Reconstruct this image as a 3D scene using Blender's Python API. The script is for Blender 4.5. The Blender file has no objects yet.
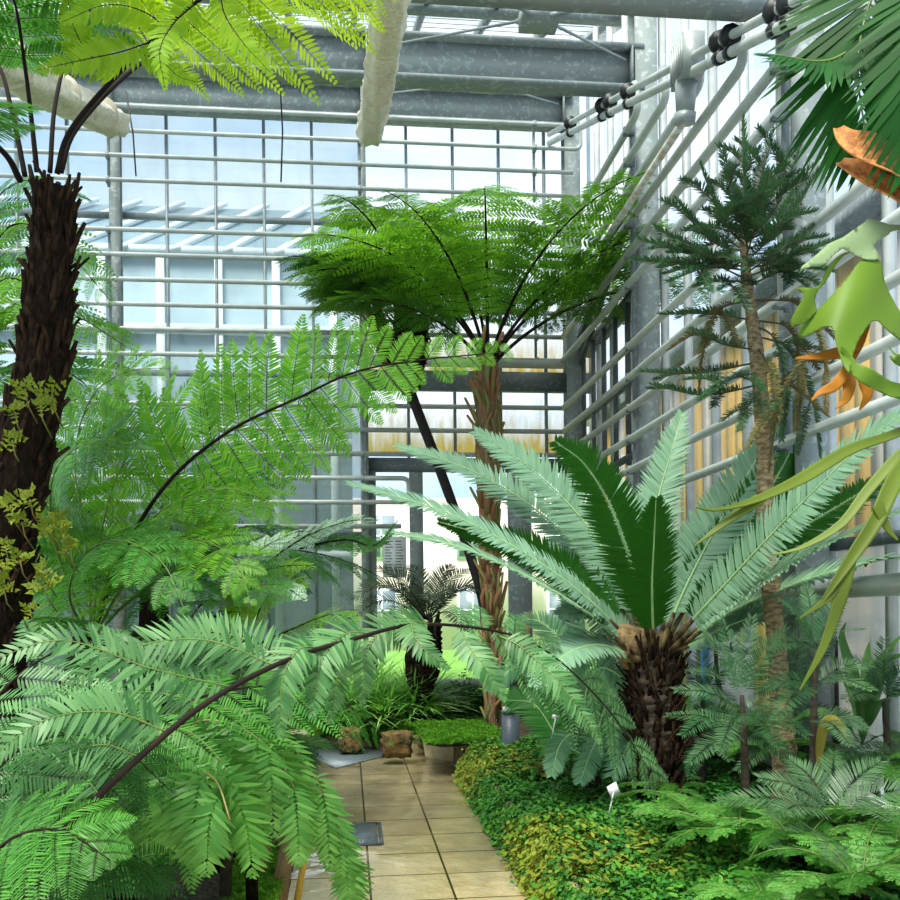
import bpy, math, random
import numpy as np
from mathutils import Vector

random.seed(7)
rng = np.random.default_rng(7)
scene = bpy.context.scene
COL = scene.collection
PI = math.pi

# ------------------------------------------------------------------ camera geometry
FPX = 950.0
HOR = 608.0
YAW = math.radians(6.13)
ROLL = math.radians(0.6)
EYE = np.array([0.0, 0.0, 1.6])
SY, CY = math.sin(YAW), math.cos(YAW)
FWD = np.array([SY, CY, 0.0]); RGT = np.array([CY, -SY, 0.0]); UPV = np.array([0.0, 0.0, 1.0])
CR, SR = math.cos(ROLL), math.sin(ROLL)
def ray(px, py):
    dx, dy = px - 450.0, HOR - py
    a = dx * CR + dy * SR
    b = -dx * SR + dy * CR
    return FWD + RGT * (a / FPX) + UPV * (b / FPX)
def W(px, py, d):
    """the place that stands at depth d (metres ahead of the viewpoint) in the direction of a pixel"""
    return EYE + ray(px, py) * d
def WP(lst):
    return [W(*p) for p in lst]
def onY(px, py, Y): r = ray(px, py); return EYE + r * (Y / r[1])
def onX(px, py, X): r = ray(px, py); return EYE + r * (X / r[0])
def onZ(px, py, Z): r = ray(px, py); return EYE + r * ((Z - 1.6) / r[2])

cam_data = bpy.data.cameras.new('camera')
cam = bpy.data.objects.new('camera', cam_data)
COL.objects.link(cam)
cam.rotation_mode = 'QUATERNION'
from mathutils import Quaternion, Matrix
cam.location = EYE
q = Quaternion((0, 0, 1), -YAW) @ Quaternion((1, 0, 0), PI / 2) @ Quaternion((0, 0, 1), -ROLL)
cam.rotation_quaternion = q
cam_data.sensor_width = 36.0
cam_data.lens = FPX / 900.0 * 36.0
cam_data.shift_y = (HOR - 450.0) / 900.0
cam_data.clip_start = 0.05
cam_data.clip_end = 400
scene.camera = cam

# ------------------------------------------------------------------ colour and materials
def C(h, a=1.0):
    h = h.lstrip('#')
    v = [int(h[i:i + 2], 16) / 255.0 for i in (0, 2, 4)]
    return tuple((x / 12.92 if x <= 0.04045 else ((x + 0.055) / 1.055) ** 2.4) for x in v) + (a,)

class NT:
    def __init__(self, name):
        self.m = bpy.data.materials.new(name)
        self.m.use_nodes = True
        self.t = self.m.node_tree
        self.t.nodes.clear()
        self.out = self.t.nodes.new('ShaderNodeOutputMaterial')
    def n(self, typ, **kw):
        nd = self.t.nodes.new('ShaderNode' + typ)
        for k, v in kw.items():
            if k.startswith('i_'):
                key = k[2:].replace('_', ' ')
                nd.inputs[key].default_value = v
            else:
                setattr(nd, k, v)
        return nd
    def l(self, a, b): self.t.links.new(a, b)
    def noise(self, scale, detail=4, rough=.55, coord='Object', stretch=None):
        tc = self.n('TexCoord')
        src = tc.outputs[coord]
        if stretch:
            mp = self.n('Mapping'); mp.inputs['Scale'].default_value = stretch
            self.l(src, mp.inputs['Vector']); src = mp.outputs[0]
        nz = self.n('TexNoise'); nz.inputs['Scale'].default_value = scale
        nz.inputs['Detail'].default_value = detail; nz.inputs['Roughness'].default_value = rough
        self.l(src, nz.inputs['Vector'])
        return nz.outputs['Fac']
    def ramp(self, fac, stops, interp='LINEAR'):
        r = self.n('ValToRGB'); r.color_ramp.interpolation = interp
        els = r.color_ramp.elements
        while len(els) > 1: els.remove(els[-1])
        els[0].position = stops[0][0]; els[0].color = stops[0][1]
        for p, c in stops[1:]:
            e = els.new(p); e.color = c
        self.l(fac, r.inputs[0])
        return r.outputs[0]
    def mix(self, fac, a, b, mode='MIX'):
        m = self.n('Mix', data_type='RGBA', blend_type=mode)
        for sock, v in ((m.inputs[0], fac), (m.inputs[6], a), (m.inputs[7], b)):
            if hasattr(v, 'links'): self.l(v, sock)
            else: sock.default_value = v
        return m.outputs[2]
    def bump(self, fac, strength=.3, dist=.02):
        b = self.n('Bump'); b.inputs['Strength'].default_value = strength; b.inputs['Distance'].default_value = dist
        self.l(fac, b.inputs['Height']); return b.outputs[0]
    def principled(self, color, rough=.6, metal=0.0, spec=.5, normal=None):
        p = self.n('BsdfPrincipled')
        for key, v in (('Base Color', color), ('Roughness', rough), ('Metallic', metal), ('Specular IOR Level', spec)):
            if hasattr(v, 'links'): self.l(v, p.inputs[key])
            else: p.inputs[key].default_value = v
        if normal is not None: self.l(normal, p.inputs['Normal'])
        return p.outputs[0]
    def done(self, sh):
        self.l(sh, self.out.inputs['Surface']); return self.m

def simple(name, c1, c2=None, scale=8, rough=.6, metal=0.0, bump=0, spec=.5, lo=.35, hi=.65, detail=4, stretch=None, dist=.02):
    t = NT(name)
    if c2 is None:
        return t.done(t.principled(C(c1), rough, metal, spec))
    f = t.noise(scale, detail, stretch=stretch)
    col = t.ramp(f, [(lo, C(c1)), (hi, C(c2))])
    nm = t.bump(f, bump, dist) if bump else None
    return t.done(t.principled(col, rough, metal, spec, nm))

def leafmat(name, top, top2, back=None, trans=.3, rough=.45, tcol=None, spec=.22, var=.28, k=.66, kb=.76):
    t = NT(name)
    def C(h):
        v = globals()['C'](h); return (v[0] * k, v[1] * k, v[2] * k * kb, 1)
    g = t.n('NewGeometry')
    col = t.mix(g.outputs['Random Per Island'], C(top), C(top2))
    f = t.noise(2.3, 2)
    if back:
        col = t.mix(g.outputs['Backfacing'], col, C(back))
    hs = t.n('HueSaturation')
    mr = t.n('MapRange'); t.l(f, mr.inputs[0]); mr.inputs[1].default_value = .3; mr.inputs[2].default_value = .7
    mr.inputs[3].default_value = 1 - var; mr.inputs[4].default_value = 1 + var
    t.l(mr.outputs[0], hs.inputs['Value']); t.l(col, hs.inputs['Color'])
    col = hs.outputs[0]
    p = t.principled(col, rough, 0, spec)
    tr = t.n('BsdfTranslucent')
    if tcol: tr.inputs[0].default_value = C(tcol)
    else: t.l(col, tr.inputs[0])
    mx = t.n('MixShader'); mx.inputs[0].default_value = trans
    t.l(p, mx.inputs[1]); t.l(tr.outputs[0], mx.inputs[2])
    return t.done(mx.outputs[0])

def glassmat(name, tint='#eaf4f7', refl=.06, haze=.08, haze_col='#c8d4d4', scale=1.5, lo=.35, hi=.8, stretch=None, stain=None):
    t = NT(name)
    tr = t.n('BsdfTransparent'); tr.inputs[0].default_value = C(tint)
    gl = t.n('BsdfGlossy'); gl.inputs['Roughness'].default_value = .02
    lw = t.n('LayerWeight'); lw.inputs[0].default_value = .5
    pw = t.n('Math', operation='POWER'); t.l(lw.outputs['Facing'], pw.inputs[0]); pw.inputs[1].default_value = 5
    fr = t.n('Math', operation='MULTIPLY_ADD'); t.l(pw.outputs[0], fr.inputs[0]); fr.inputs[1].default_value = .8; fr.inputs[2].default_value = refl
    m1 = t.n('MixShader'); t.l(fr.outputs[0], m1.inputs[0]); t.l(tr.outputs[0], m1.inputs[1]); t.l(gl.outputs[0], m1.inputs[2])
    df = t.n('BsdfDiffuse'); tl = t.n('BsdfTranslucent')
    f = t.noise(scale, 5, .6, stretch=stretch)
    hz = t.ramp(f, [(lo, (haze * .5,) * 3 + (1,)), (hi, (min(1, haze * 1.6),) * 3 + (1,))])
    hc = C(haze_col)
    df.inputs[0].default_value = hc; tl.inputs[0].default_value = hc
    md = t.n('MixShader'); md.inputs[0].default_value = .6
    t.l(df.outputs[0], md.inputs[1]); t.l(tl.outputs[0], md.inputs[2])
    m2 = t.n('MixShader'); t.l(hz, m2.inputs[0]); t.l(m1.outputs[0], m2.inputs[1]); t.l(md.outputs[0], m2.inputs[2])
    sh = m2.outputs[0]
    if stain:   # algae streaks growing up from the foot of every pane
        scol, z0, step, amount = stain
        tc = t.n('TexCoord'); sp = t.n('SeparateXYZ'); t.l(tc.outputs['Object'], sp.inputs[0])
        a = t.n('Math', operation='SUBTRACT'); t.l(sp.outputs[2], a.inputs[0]); a.inputs[1].default_value = z0
        b = t.n('Math', operation='DIVIDE'); t.l(a.outputs[0], b.inputs[0]); b.inputs[1].default_value = step
        fr_ = t.n('Math', operation='FRACT'); t.l(b.outputs[0], fr_.inputs[0])
        nz = t.noise(3, 6, .7, stretch=(3, 3, .5))
        nz2 = t.n('Math', operation='MULTIPLY'); t.l(nz, nz2.inputs[0]); nz2.inputs[1].default_value = 1.3
        c = t.n('Math', operation='SUBTRACT'); t.l(nz2.outputs[0], c.inputs[0]); t.l(fr_.outputs[0], c.inputs[1])
        k = t.ramp(c.outputs[0], [(.0, (0, 0, 0, 1)), (.6, (amount,) * 3 + (1,))])
        sd = t.n('BsdfDiffuse'); st = t.n('BsdfTranslucent'); sd.inputs[0].default_value = C(scol); st.inputs[0].default_value = C(scol)
        ms = t.n('MixShader'); ms.inputs[0].default_value = .8; t.l(sd.outputs[0], ms.inputs[1]); t.l(st.outputs[0], ms.inputs[2])
        m3 = t.n('MixShader'); t.l(k, m3.inputs[0]); t.l(sh, m3.inputs[1]); t.l(ms.outputs[0], m3.inputs[2])
        sh = m3.outputs[0]
    return t.done(sh)

def galvanised(name, base, dark, light):
    t = NT(name)
    f = t.noise(3.0, 5, .65)
    col = t.ramp(f, [(.3, C(dark)), (.7, C(base))])
    tc = t.n('TexCoord'); v = t.n('TexVoronoi', feature='F1'); v.inputs['Scale'].default_value = 16
    nz = t.n('TexNoise'); nz.inputs['Scale'].default_value = 18; nz.inputs['Detail'].default_value = 3
    t.l(tc.outputs['Object'], nz.inputs['Vector'])
    spk = t.ramp(nz.outputs['Fac'], [(.56, (0, 0, 0, 1)), (.62, (1, 1, 1, 1))])
    col = t.mix(spk, col, C(light))
    return t.done(t.principled(col, .6, 0, .3, t.bump(nz.outputs['Fac'], .15, .01)))

M = {}
M['galv'] = galvanised('galvanised_steel', '#939c98', '#848d8a', '#a5adaa')
M['galv_dark'] = galvanised('weathered_steel', '#737c7c', '#636b6c', '#828c8c')
M['mullion'] = simple('grey_glazing_bar', '#7f898a', '#99a3a3', 6, .5, .2)
M['whitebar'] = simple('pale_glazing_bar', '#c4c8c4', '#aab0ac', 5, .5, .1)
M['darkbar'] = simple('dark_rail', '#4c5354', '#626a6a', 5, .5, .2)
M['pipe'] = simple('pipe_paint', '#bac1ba', '#a6ada6', 5, .4, 0, .05)
M['pipe_rust'] = simple('rusty_pipe_paint', '#b3a489', '#ccd0c8', 12, .5, lo=.4, hi=.55)
M['white_paint'] = simple('white_paint', '#dfe3e0', '#c9cfcc', 4, .5)
M['black'] = simple('black_rubber', '#17191a', '#26292a', 9, .5)
M['cloth'] = simple('shade_cloth', '#efe9d6', '#cfc6a9', 7, .85, bump=.5, stretch=(6, 6, 1), lo=.35, hi=.7)
M['strap'] = simple('cloth_strap', '#ded5bd', '#c9bd9f', 9, .8)
M['glass_roof'] = glassmat('roof_glass', '#f3fafd', haze=.12, haze_col='#dfe8ee')
M['glass_clear'] = glassmat('clear_glass', '#f4fafc', haze=.05, haze_col='#dde8ea')
M['glass_algae'] = glassmat('algae_glass', '#f6fafa', haze=.06, haze_col='#e4eae6', stain=('#e8bf3c', 3.6, .98, .95))
M['glass_grey'] = glassmat('hazy_glass', '#dbe8ea', haze=.3, haze_col='#a3b2b2', scale=.8, stretch=(1, 1, .6))
M['glass_low'] = glassmat('misted_glass', '#c4d2d2', haze=.5, haze_col='#97a4a2', scale=1.1, stretch=(2, 2, .6))
M['glass_side'] = glassmat('side_glass', '#f0f6fa', haze=.06, haze_col='#d8e2e4', scale=1.2)
M['glass_white'] = glassmat('whitewashed_glass', '#dfe2dc', haze=.7, haze_col='#dcdcd2', scale=1.4, stretch=(1, 1, .4))

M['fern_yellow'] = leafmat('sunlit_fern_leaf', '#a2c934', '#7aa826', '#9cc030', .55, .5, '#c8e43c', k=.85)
M['fern_bright'] = leafmat('bright_fern_leaf', '#8ccc36', '#4c9c22', '#74b436', .42, .45, '#9ae03a', spec=.3)
M['fern_mid'] = leafmat('green_fern_leaf', '#5faa46', '#327628', '#4f9440', .35, .45, '#70c048', spec=.3)
M['fern_blue'] = leafmat('blue_green_fern_leaf', '#7aae7a', '#3c7642', '#6aa06c', .25, .42, '#66b05c', spec=.25)  # highlights and sheen put into the colour as paler leaflets among darker ones
M['fern_dark'] = leafmat('dark_fern_leaf', '#2f6b2c', '#235427', '#36702f', .28, .5, '#4c9436')
M['fern_far'] = leafmat('tree_fern_leaf', '#6aa638', '#3c7c24', '#5a9a33', .42, .5, '#7cc034')
M['fern_lime'] = leafmat('lime_fern_leaf', '#b0e048', '#8ccc3c', '#9fd045', .45, .5, '#b4e84a', k=.85)
M['weep'] = leafmat('weeping_fern_leaf', '#88cc6c', '#4c9640', '#62ac50', .3, .4, '#7ccc5a', spec=.3)  # wide pale-to-dark spread also paints leaf highlights into the colour
M['sage'] = leafmat('powdery_leaf', '#b4d0b4', '#90b498', '#86ac8a', .2, .6, k=.95, kb=.9)
M['cycad'] = leafmat('cycad_leaf', '#98bf9e', '#7fa886', '#2f6c1e', .14, .42, '#4f8f35', var=.12, k=.85, kb=.95)
M['cycad_low'] = leafmat('young_cycad_leaf', '#74a47c', '#4d8460', '#2c6a2a', .16, .38, '#4a8a42', k=.85, kb=.85)
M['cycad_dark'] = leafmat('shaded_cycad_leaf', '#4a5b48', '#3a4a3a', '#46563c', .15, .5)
M['pine'] = leafmat('pine_needle', '#45784e', '#234a30', '#55855a', .1, .4, spec=.3)
M['pine_pale'] = leafmat('pale_pine_needle', '#678f6c', '#3a6042', '#587f60', .1, .4, spec=.3)
M['pine_brown'] = leafmat('dead_pine_needle', '#8c7a52', '#6f7a4c', '#8a7a58', .15, .6)
M['palm'] = leafmat('palm_leaf', '#1f5e26', '#17491d', '#2a6c2c', .15, .5, '#4ba03c', spec=.12, kb=.6)
M['palm_low'] = leafmat('young_palm_leaf', '#4d9a48', '#3d863f', '#549c4c', .3, .4, '#66b04c')
M['grassy'] = leafmat('grassy_leaf', '#b4e08c', '#7cbc58', '#8cc870', .3, .5, k=.9)
M['moss'] = leafmat('moss_leaf', '#6fb536', '#5aa32e', '#6aad36', .35, .6)
M['moss_lime'] = leafmat('lime_moss_leaf', '#93d644', '#78c238', '#8fd044', .35, .6)
M['cover'] = leafmat('groundcover_leaf', '#7cc250', '#4f9a38', '#5a9c3b', .3, .5)
M['cover2'] = leafmat('yellowed_groundcover_leaf', '#bcc454', '#90b040', '#a8a440', .3, .55)
M['cover3'] = leafmat('deep_groundcover_leaf', '#5cac54', '#357f3c', '#3f863e', .28, .45)
M['parsley'] = leafmat('yellow_seedling_leaf', '#a3b040', '#86a038', '#a0a83c', .35, .5)
M['broad'] = leafmat('broad_leaf', '#5f9b52', '#4c8a48', '#6fa860', .25, .35)
M['dead_leaf'] = leafmat('withered_leaf', '#a8a850', '#8f9644', '#a8a04c', .25, .6)
M['stag'] = leafmat('staghorn_leaf', '#7f9c34', '#6c9430', '#708534', .3, .45, '#96b42c', var=.4, spec=.18)
M['stag_pale'] = leafmat('downy_staghorn_leaf', '#98b28e', '#98b28e', '#7f9450', .2, .6, '#a8c070', var=.15)
M['stag_old'] = leafmat('old_staghorn_leaf', '#dca42a', '#cf9326', '#c8862a', .35, .5, '#f0b030', var=.25)

M['stipe'] = simple('dark_stipe', '#120c08', '#24180f', 14, .8, spec=.2)
M['stipe_green'] = simple('green_stipe', '#4f6a2c', '#6b7d36', 10, .5)
M['stipe_tan'] = simple('tan_stipe', '#8c6e45', '#6f7d3c', 10, .5)
M['stipe_pale'] = simple('pale_midrib', '#a9c98c', '#90b87c', 10, .5)
M['trunk_dark'] = simple('fibrous_trunk', '#100b08', '#261b12', 22, .95, spec=.1, bump=.8, stretch=(4, 4, 1))
M['trunk_stub'] = simple('stubby_stipe', '#150e09', '#43311f', 14, .95, spec=.1, bump=.6, stretch=(3, 3, 1), lo=.4, hi=.75)
M['trunk_brown'] = simple('brown_trunk', '#5c4631', '#8b6d4c', 16, .9, bump=.7, stretch=(4, 4, 1))
M['trunk_red'] = simple('reddish_stipe', '#8c5a3a', '#6b7a3c', 4, .8, bump=.3, stretch=(5, 5, 1), lo=.42, hi=.6)
M['leaf_base'] = simple('cycad_leaf_base', '#2a1e12', '#7a6844', 16, .85, bump=.4, spec=.2)
M['trunk_black'] = simple('blackish_trunk', '#1d1b19', '#2f2a25', 14, .95, bump=.5)
M['bark'] = simple('flaky_bark', '#6d5a41', '#a8966f', 24, .9, bump=.9, stretch=(1, 1, 2.2), lo=.38, hi=.62)
M['bark_dark'] = simple('dark_bark', '#2f2a22', '#4d3f2f', 24, .95, bump=.8)
M['twig'] = simple('twig_bark', '#5c5437', '#43402b', 12, .8)
M['cone'] = simple('woolly_crown', '#a3865a', '#6d5537', 30, .95, bump=.9)
M['soil'] = simple('soil', '#2b241a', '#4a3d2a', 9, 1, bump=.8, detail=8, dist=.05)
M['gravel'] = simple('gravelly_soil', '#3a3428', '#6a6353', 30, 1, bump=.8, detail=8, dist=.03)
M['stone'] = simple('edging_stone', '#a29472', '#7d7050', 7, .9, bump=.6, detail=8)
M['stone_rust'] = simple('tufa_stone', '#7d6238', '#4c4527', 12, 1, bump=1, detail=8, dist=.04)
M['kerb'] = simple('concrete_kerb', '#e0d8b8', '#b5ac84', 5, .85, bump=.4, detail=8)
M['wood'] = simple('weathered_wood', '#8c7448', '#6f5a38', 6, .8, bump=.4, stretch=(8, 8, 1))
M['bamboo'] = simple('bamboo', '#c9a43f', '#b38f38', 5, .45, stretch=(6, 6, 1))
M['bollard'] = simple('bollard_paint', '#56616b', '#4a545e', 5, .45)
M['label_white'] = simple('label_white', '#f2f4f2', None, rough=.4)
M['print'] = simple('printed_ink', '#5b6064', None, rough=.7)
M['motor'] = simple('motor_casing', '#a9b0ac', '#8e9693', 6, .45, .2)
M['lawn'] = simple('lawn', '#76a648', '#628f3a', 3, 1)
M['pave_out'] = simple('outside_paving', '#c9c2b4', '#b6afa0', 2, .9)
M['render_cream'] = simple('cream_render', '#f2e0d8', '#e8d2c8', .6, .9)
M['render_pink'] = simple('pink_render', '#e9cdc0', '#dfc2b4', .6, .9)
M['pane_out'] = simple('house_window', '#8e9aa0', '#6f7b82', 1, .2)
M['roof_tile'] = simple('red_roof_tile', '#b5735c', '#96604f', 9, .9, stretch=(1, 1, 6))
M['boards'] = simple('ochre_boards', '#c09a4a', '#a88a50', 1.2, .85, stretch=(1, 8, .2), lo=.4, hi=.6)
M['boards_grey'] = simple('grey_boards', '#b5ada0', '#8f887c', 1.2, .85, stretch=(1, 8, .2))
M['far_blue'] = simple('pale_blue_cladding', '#b5c8d2', '#9fb4bf', .7, .6)
M['far_roof'] = simple('glasshouse_roof', '#7f96a3', '#93a9b5', .7, .4)
M['far_white'] = simple('white_frame', '#eef3f5', '#dde6ea', 1, .5)
M['blue_paint'] = simple('blue_paint', '#3f7fb5', '#356fa0', 4, .5)
M['yellow_paint'] = simple('yellow_paint', '#d5c063', '#c2ab50', 4, .6)
M['hedge'] = leafmat('hedge_leaf', '#5f9444', '#4a7f38', '#5a8a40', .3, .6)
M['bag'] = simple('dark_sack', '#2b3036', '#20252a', 4, .6)

# wet flagstones
def tile_material():
    t = NT('wet_flagstones')
    tc = t.n('TexCoord')
    mp = t.n('Mapping'); mp.inputs['Location'].default_value = (-0.11, -0.20, 0)
    t.l(tc.outputs['Object'], mp.inputs['Vector'])
    br = t.n('TexBrick', offset=0.0, squash=1.0)
    br.inputs['Scale'].default_value = 1.0
    br.inputs['Brick Width'].default_value = .465
    br.inputs['Row Height'].default_value = .5
    br.inputs['Mortar Size'].default_value = .008
    br.inputs['Mortar Smooth'].default_value = .3
    br.inputs['Bias'].default_value = 0
    br.inputs['Color1'].default_value = C('#ffe8b4'); br.inputs['Color2'].default_value = C('#f0d49a')
    br.inputs['Mortar'].default_value = C('#5a4c30')
    t.l(mp.outputs[0], br.inputs['Vector'])
    f = t.noise(2.6, 8, .65)
    st = t.ramp(f, [(.26, C('#d4b070')), (.44, C('#fbe0a6')), (.66, C('#fff4d0'))])
    col = t.mix(.55, br.outputs['Color'], st, 'MIX')
    g = t.noise(40, 4, .6)
    col = t.mix(.25, col, t.ramp(g, [(.4, C('#c4a870')), (.6, C('#fbeabc'))]), 'MIX')
    col = t.mix(br.outputs['Fac'], col, C('#4d3f26'))
    w = t.noise(1.4, 4, .6)
    rg = t.ramp(w, [(.38, (.05,) * 3 + (1,)), (.62, (.26,) * 3 + (1,))])
    mth = t.n('Math', operation='MULTIPLY_ADD'); t.l(br.outputs['Fac'], mth.inputs[0]); mth.inputs[1].default_value = -1.0
    t.l(t.noise(7, 5, .6), mth.inputs[2])
    und = t.noise(3.2, 3, .5)
    b2 = t.n('Bump'); b2.inputs['Strength'].default_value = .55; b2.inputs['Distance'].default_value = .045; t.l(und, b2.inputs['Height'])
    b1 = t.n('Bump'); b1.inputs['Strength'].default_value = .2; b1.inputs['Distance'].default_value = .012; t.l(mth.outputs[0], b1.inputs['Height']); t.l(b2.outputs[0], b1.inputs['Normal'])
    sh = t.principled(col, rg, 0, 1.0, b1.outputs[0]); nd = sh.node
    t.l(t.ramp(t.noise(2.1, 5, .6), [(.42, (0, 0, 0, 1)), (.56, (.35, .35, .35, 1))]), nd.inputs['Coat Weight']); nd.inputs['Coat Roughness'].default_value = .06; nd.inputs['Coat IOR'].default_value = 1.55
    t.l(b2.outputs[0], nd.inputs['Coat Normal'])
    return t.done(sh)
M['tiles'] = tile_material()

def plate_material():
    t = NT('ribbed_metal_plate')
    tc = t.n('TexCoord')
    w = t.n('TexVoronoi'); w.inputs['Scale'].default_value = 42; t.l(tc.outputs['Object'], w.inputs['Vector'])
    col = t.ramp(w.outputs['Distance'], [(.1, C('#8c979c')), (.6, C('#6a757b'))])
    return t.done(t.principled(col, .35, .35, .5, t.bump(w.outputs['Distance'], .5, .01)))
M['plate'] = plate_material()

# ------------------------------------------------------------------ mesh builder
class MB:
    def __init__(self):
        self.V = []; self.nv = 0; self.F = []
    def add(self, verts, faces, mat=0):
        verts = np.asarray(verts, dtype=np.float64).reshape(-1, 3)
        self.V.append(verts)
        if isinstance(faces, np.ndarray): faces = [faces]
        else:
            by = {}
            for f in faces: by.setdefault(len(f), []).append(f)
            faces = [np.array(v, dtype=np.int64) for v in by.values()]
        for f in faces:
            self.F.append((f + self.nv, mat))
        self.nv += len(verts)
    def box(self, c, s, mat=0, rot=None):
        x, y, z = (v / 2 for v in s)
        v = np.array([[a, b, d] for a in (-x, x) for b in (-y, y) for d in (-z, z)])
        if rot is not None: v = v @ np.array(rot).T
        v = v + np.array(c)
        self.add(v, [(0, 1, 3, 2), (4, 6, 7, 5), (0, 4, 5, 1), (2, 3, 7, 6), (0, 2, 6, 4), (1, 5, 7, 3)], mat)
    def bar(self, p0, p1, w, h, mat=0, up=(0, 0, 1)):
        p0 = np.array(p0, float); p1 = np.array(p1, float); d = p1 - p0; L = np.linalg.norm(d); d /= L
        u = np.array(up, float); u = u - d * (u @ d); u /= np.linalg.norm(u); s = np.cross(d, u)
        self.box((p0 + p1) / 2, (w, L, h), mat, np.stack([s, d, u], axis=1))
    def hbeam(self, p0, p1, w, h, mat=0, up=(0, 0, 1), tf=.022, tw=.014):
        p0 = np.array(p0, float); p1 = np.array(p1, float); d = (p1 - p0) / np.linalg.norm(p1 - p0)
        u = np.array(up, float); u = u - d * (u @ d); u /= np.linalg.norm(u)
        self.bar(p0 + u * (h / 2 - tf / 2), p1 + u * (h / 2 - tf / 2), w, tf, mat, up)
        self.bar(p0 - u * (h / 2 - tf / 2), p1 - u * (h / 2 - tf / 2), w, tf, mat, up)
        self.bar(p0, p1, tw, h - 2 * tf, mat, up)
    def tube(self, pts, rad, n=8, mat=0, cap=True, squash=1.0):
        P = np.array(pts, float); m = len(P)
        R = np.broadcast_to(np.asarray(rad, float), (m,))
        T = np.gradient(P, axis=0); T /= np.linalg.norm(T, axis=1)[:, None] + 1e-12
        ref = np.array([0, 0, 1.0]) if abs(T[0][2]) < .9 else np.array([1.0, 0, 0])
        A = np.zeros_like(P); a = ref - T[0] * (ref @ T[0]); a /= np.linalg.norm(a); A[0] = a
        for i in range(1, m):
            a = a - T[i] * (a @ T[i]); a /= np.linalg.norm(a); A[i] = a
        B = np.cross(T, A)
        th = np.arange(n) * 2 * PI / n
        V = P[:, None] + R[:, None, None] * (np.cos(th)[None, :, None] * A[:, None] + np.sin(th)[None, :, None] * B[:, None] * squash)
        i = np.arange(m - 1)[:, None]; j = np.arange(n)[None]; j2 = (j + 1) % n
        F = np.stack([i * n + j, i * n + j2, (i + 1) * n + j2, (i + 1) * n + j], axis=-1).reshape(-1, 4)
        base = self.nv
        self.add(V.reshape(-1, 3), F, mat)
        if cap:
            self.F.append((np.array([list(range(n))[::-1]]) + base, mat))
            self.F.append((np.array([list(range(n))]) + base + (m - 1) * n, mat))
    def prism(self, outline, direction, mat=0):
        o = np.array(outline, float); n = len(o); o2 = o + np.array(direction, float)
        f = [tuple(range(n)), tuple(range(2 * n - 1, n - 1, -1))] + [(i, i + n, (i + 1) % n + n, (i + 1) % n) for i in range(n)]
        self.add(np.concatenate([o, o2]), f, mat)
    def build(self, name, mats, parent=None, smooth=False):
        me = bpy.data.meshes.new(name)
        V = np.concatenate(self.V)
        me.vertices.add(len(V)); me.vertices.foreach_set('co', V.ravel())
        loops = []; sizes = []; mi = []
        for f, m in self.F:
            loops.append(f.ravel()); sizes.append(np.full(len(f), f.shape[1])); mi.append(np.full(len(f), m))
        loops = np.concatenate(loops); sizes = np.concatenate(sizes); mi = np.concatenate(mi)
        me.loops.add(len(loops)); me.loops.foreach_set('vertex_index', loops.astype(np.int32))
        me.polygons.add(len(sizes))
        st = np.concatenate([[0], np.cumsum(sizes)[:-1]])
        me.polygons.foreach_set('loop_start', st.astype(np.int32))
        me.polygons.foreach_set('material_index', mi.astype(np.int32))
        if smooth: me.polygons.foreach_set('use_smooth', np.ones(len(sizes), dtype=bool))
        if not isinstance(mats, (list, tuple)): mats = [mats]
        for m in mats: me.materials.append(M[m] if isinstance(m, str) else m)
        me.update(calc_edges=True)
        o = bpy.data.objects.new(name, me); COL.objects.link(o)
        if parent is not None:
            o.parent = parent
            if parent.type == 'EMPTY' or parent.parent is not None or tuple(parent.location) != (0, 0, 0):
                off = world_off(parent)
                o.location = (-off[0], -off[1], -off[2])
        return o

def world_off(o):
    v = Vector((0, 0, 0))
    while o is not None:
        v += o.location; o = o.parent
    return v
def tag(o, label=None, cat=None, group=None, kind=None):
    if label: o['label'] = label
    if cat: o['category'] = cat
    if group: o['group'] = group
    if kind: o['kind'] = kind
    return o
def thing(name, label, cat, loc=(0, 0, 0), group=None, kind=None):
    o = bpy.data.objects.new(name, None); COL.objects.link(o)
    o.location = tuple(loc); o.empty_display_size = .1
    return tag(o, label, cat, group, kind)
def struct(o): o['kind'] = 'structure'; return o

def catmull(pts, n=60):
    P = np.array(pts, float)
    if len(P) == 2: 
        t = np.linspace(0, 1, n)[:, None]; return P[0] * (1 - t) + P[1] * t
    P = np.concatenate([[2 * P[0] - P[1]], P, [2 * P[-1] - P[-2]]])
    out = []
    for i in range(1, len(P) - 2):
        t = np.linspace(0, 1, 14)[:-1, None]
        p0, p1, p2, p3 = P[i - 1], P[i], P[i + 1], P[i + 2]
        out.append(.5 * ((2 * p1) + (-p0 + p2) * t + (2 * p0 - 5 * p1 + 4 * p2 - p3) * t ** 2 + (-p0 + 3 * p1 - 3 * p2 + p3) * t ** 3))
    out.append(P[-2][None]); Q = np.concatenate(out)
    s = np.concatenate([[0], np.cumsum(np.linalg.norm(np.diff(Q, axis=0), axis=1))])
    u = np.linspace(0, s[-1], n)
    return np.stack([np.interp(u, s, Q[:, k]) for k in range(3)], axis=1)
def nrm(v): return v / (np.linalg.norm(v, axis=-1, keepdims=True) + 1e-12)

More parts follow.
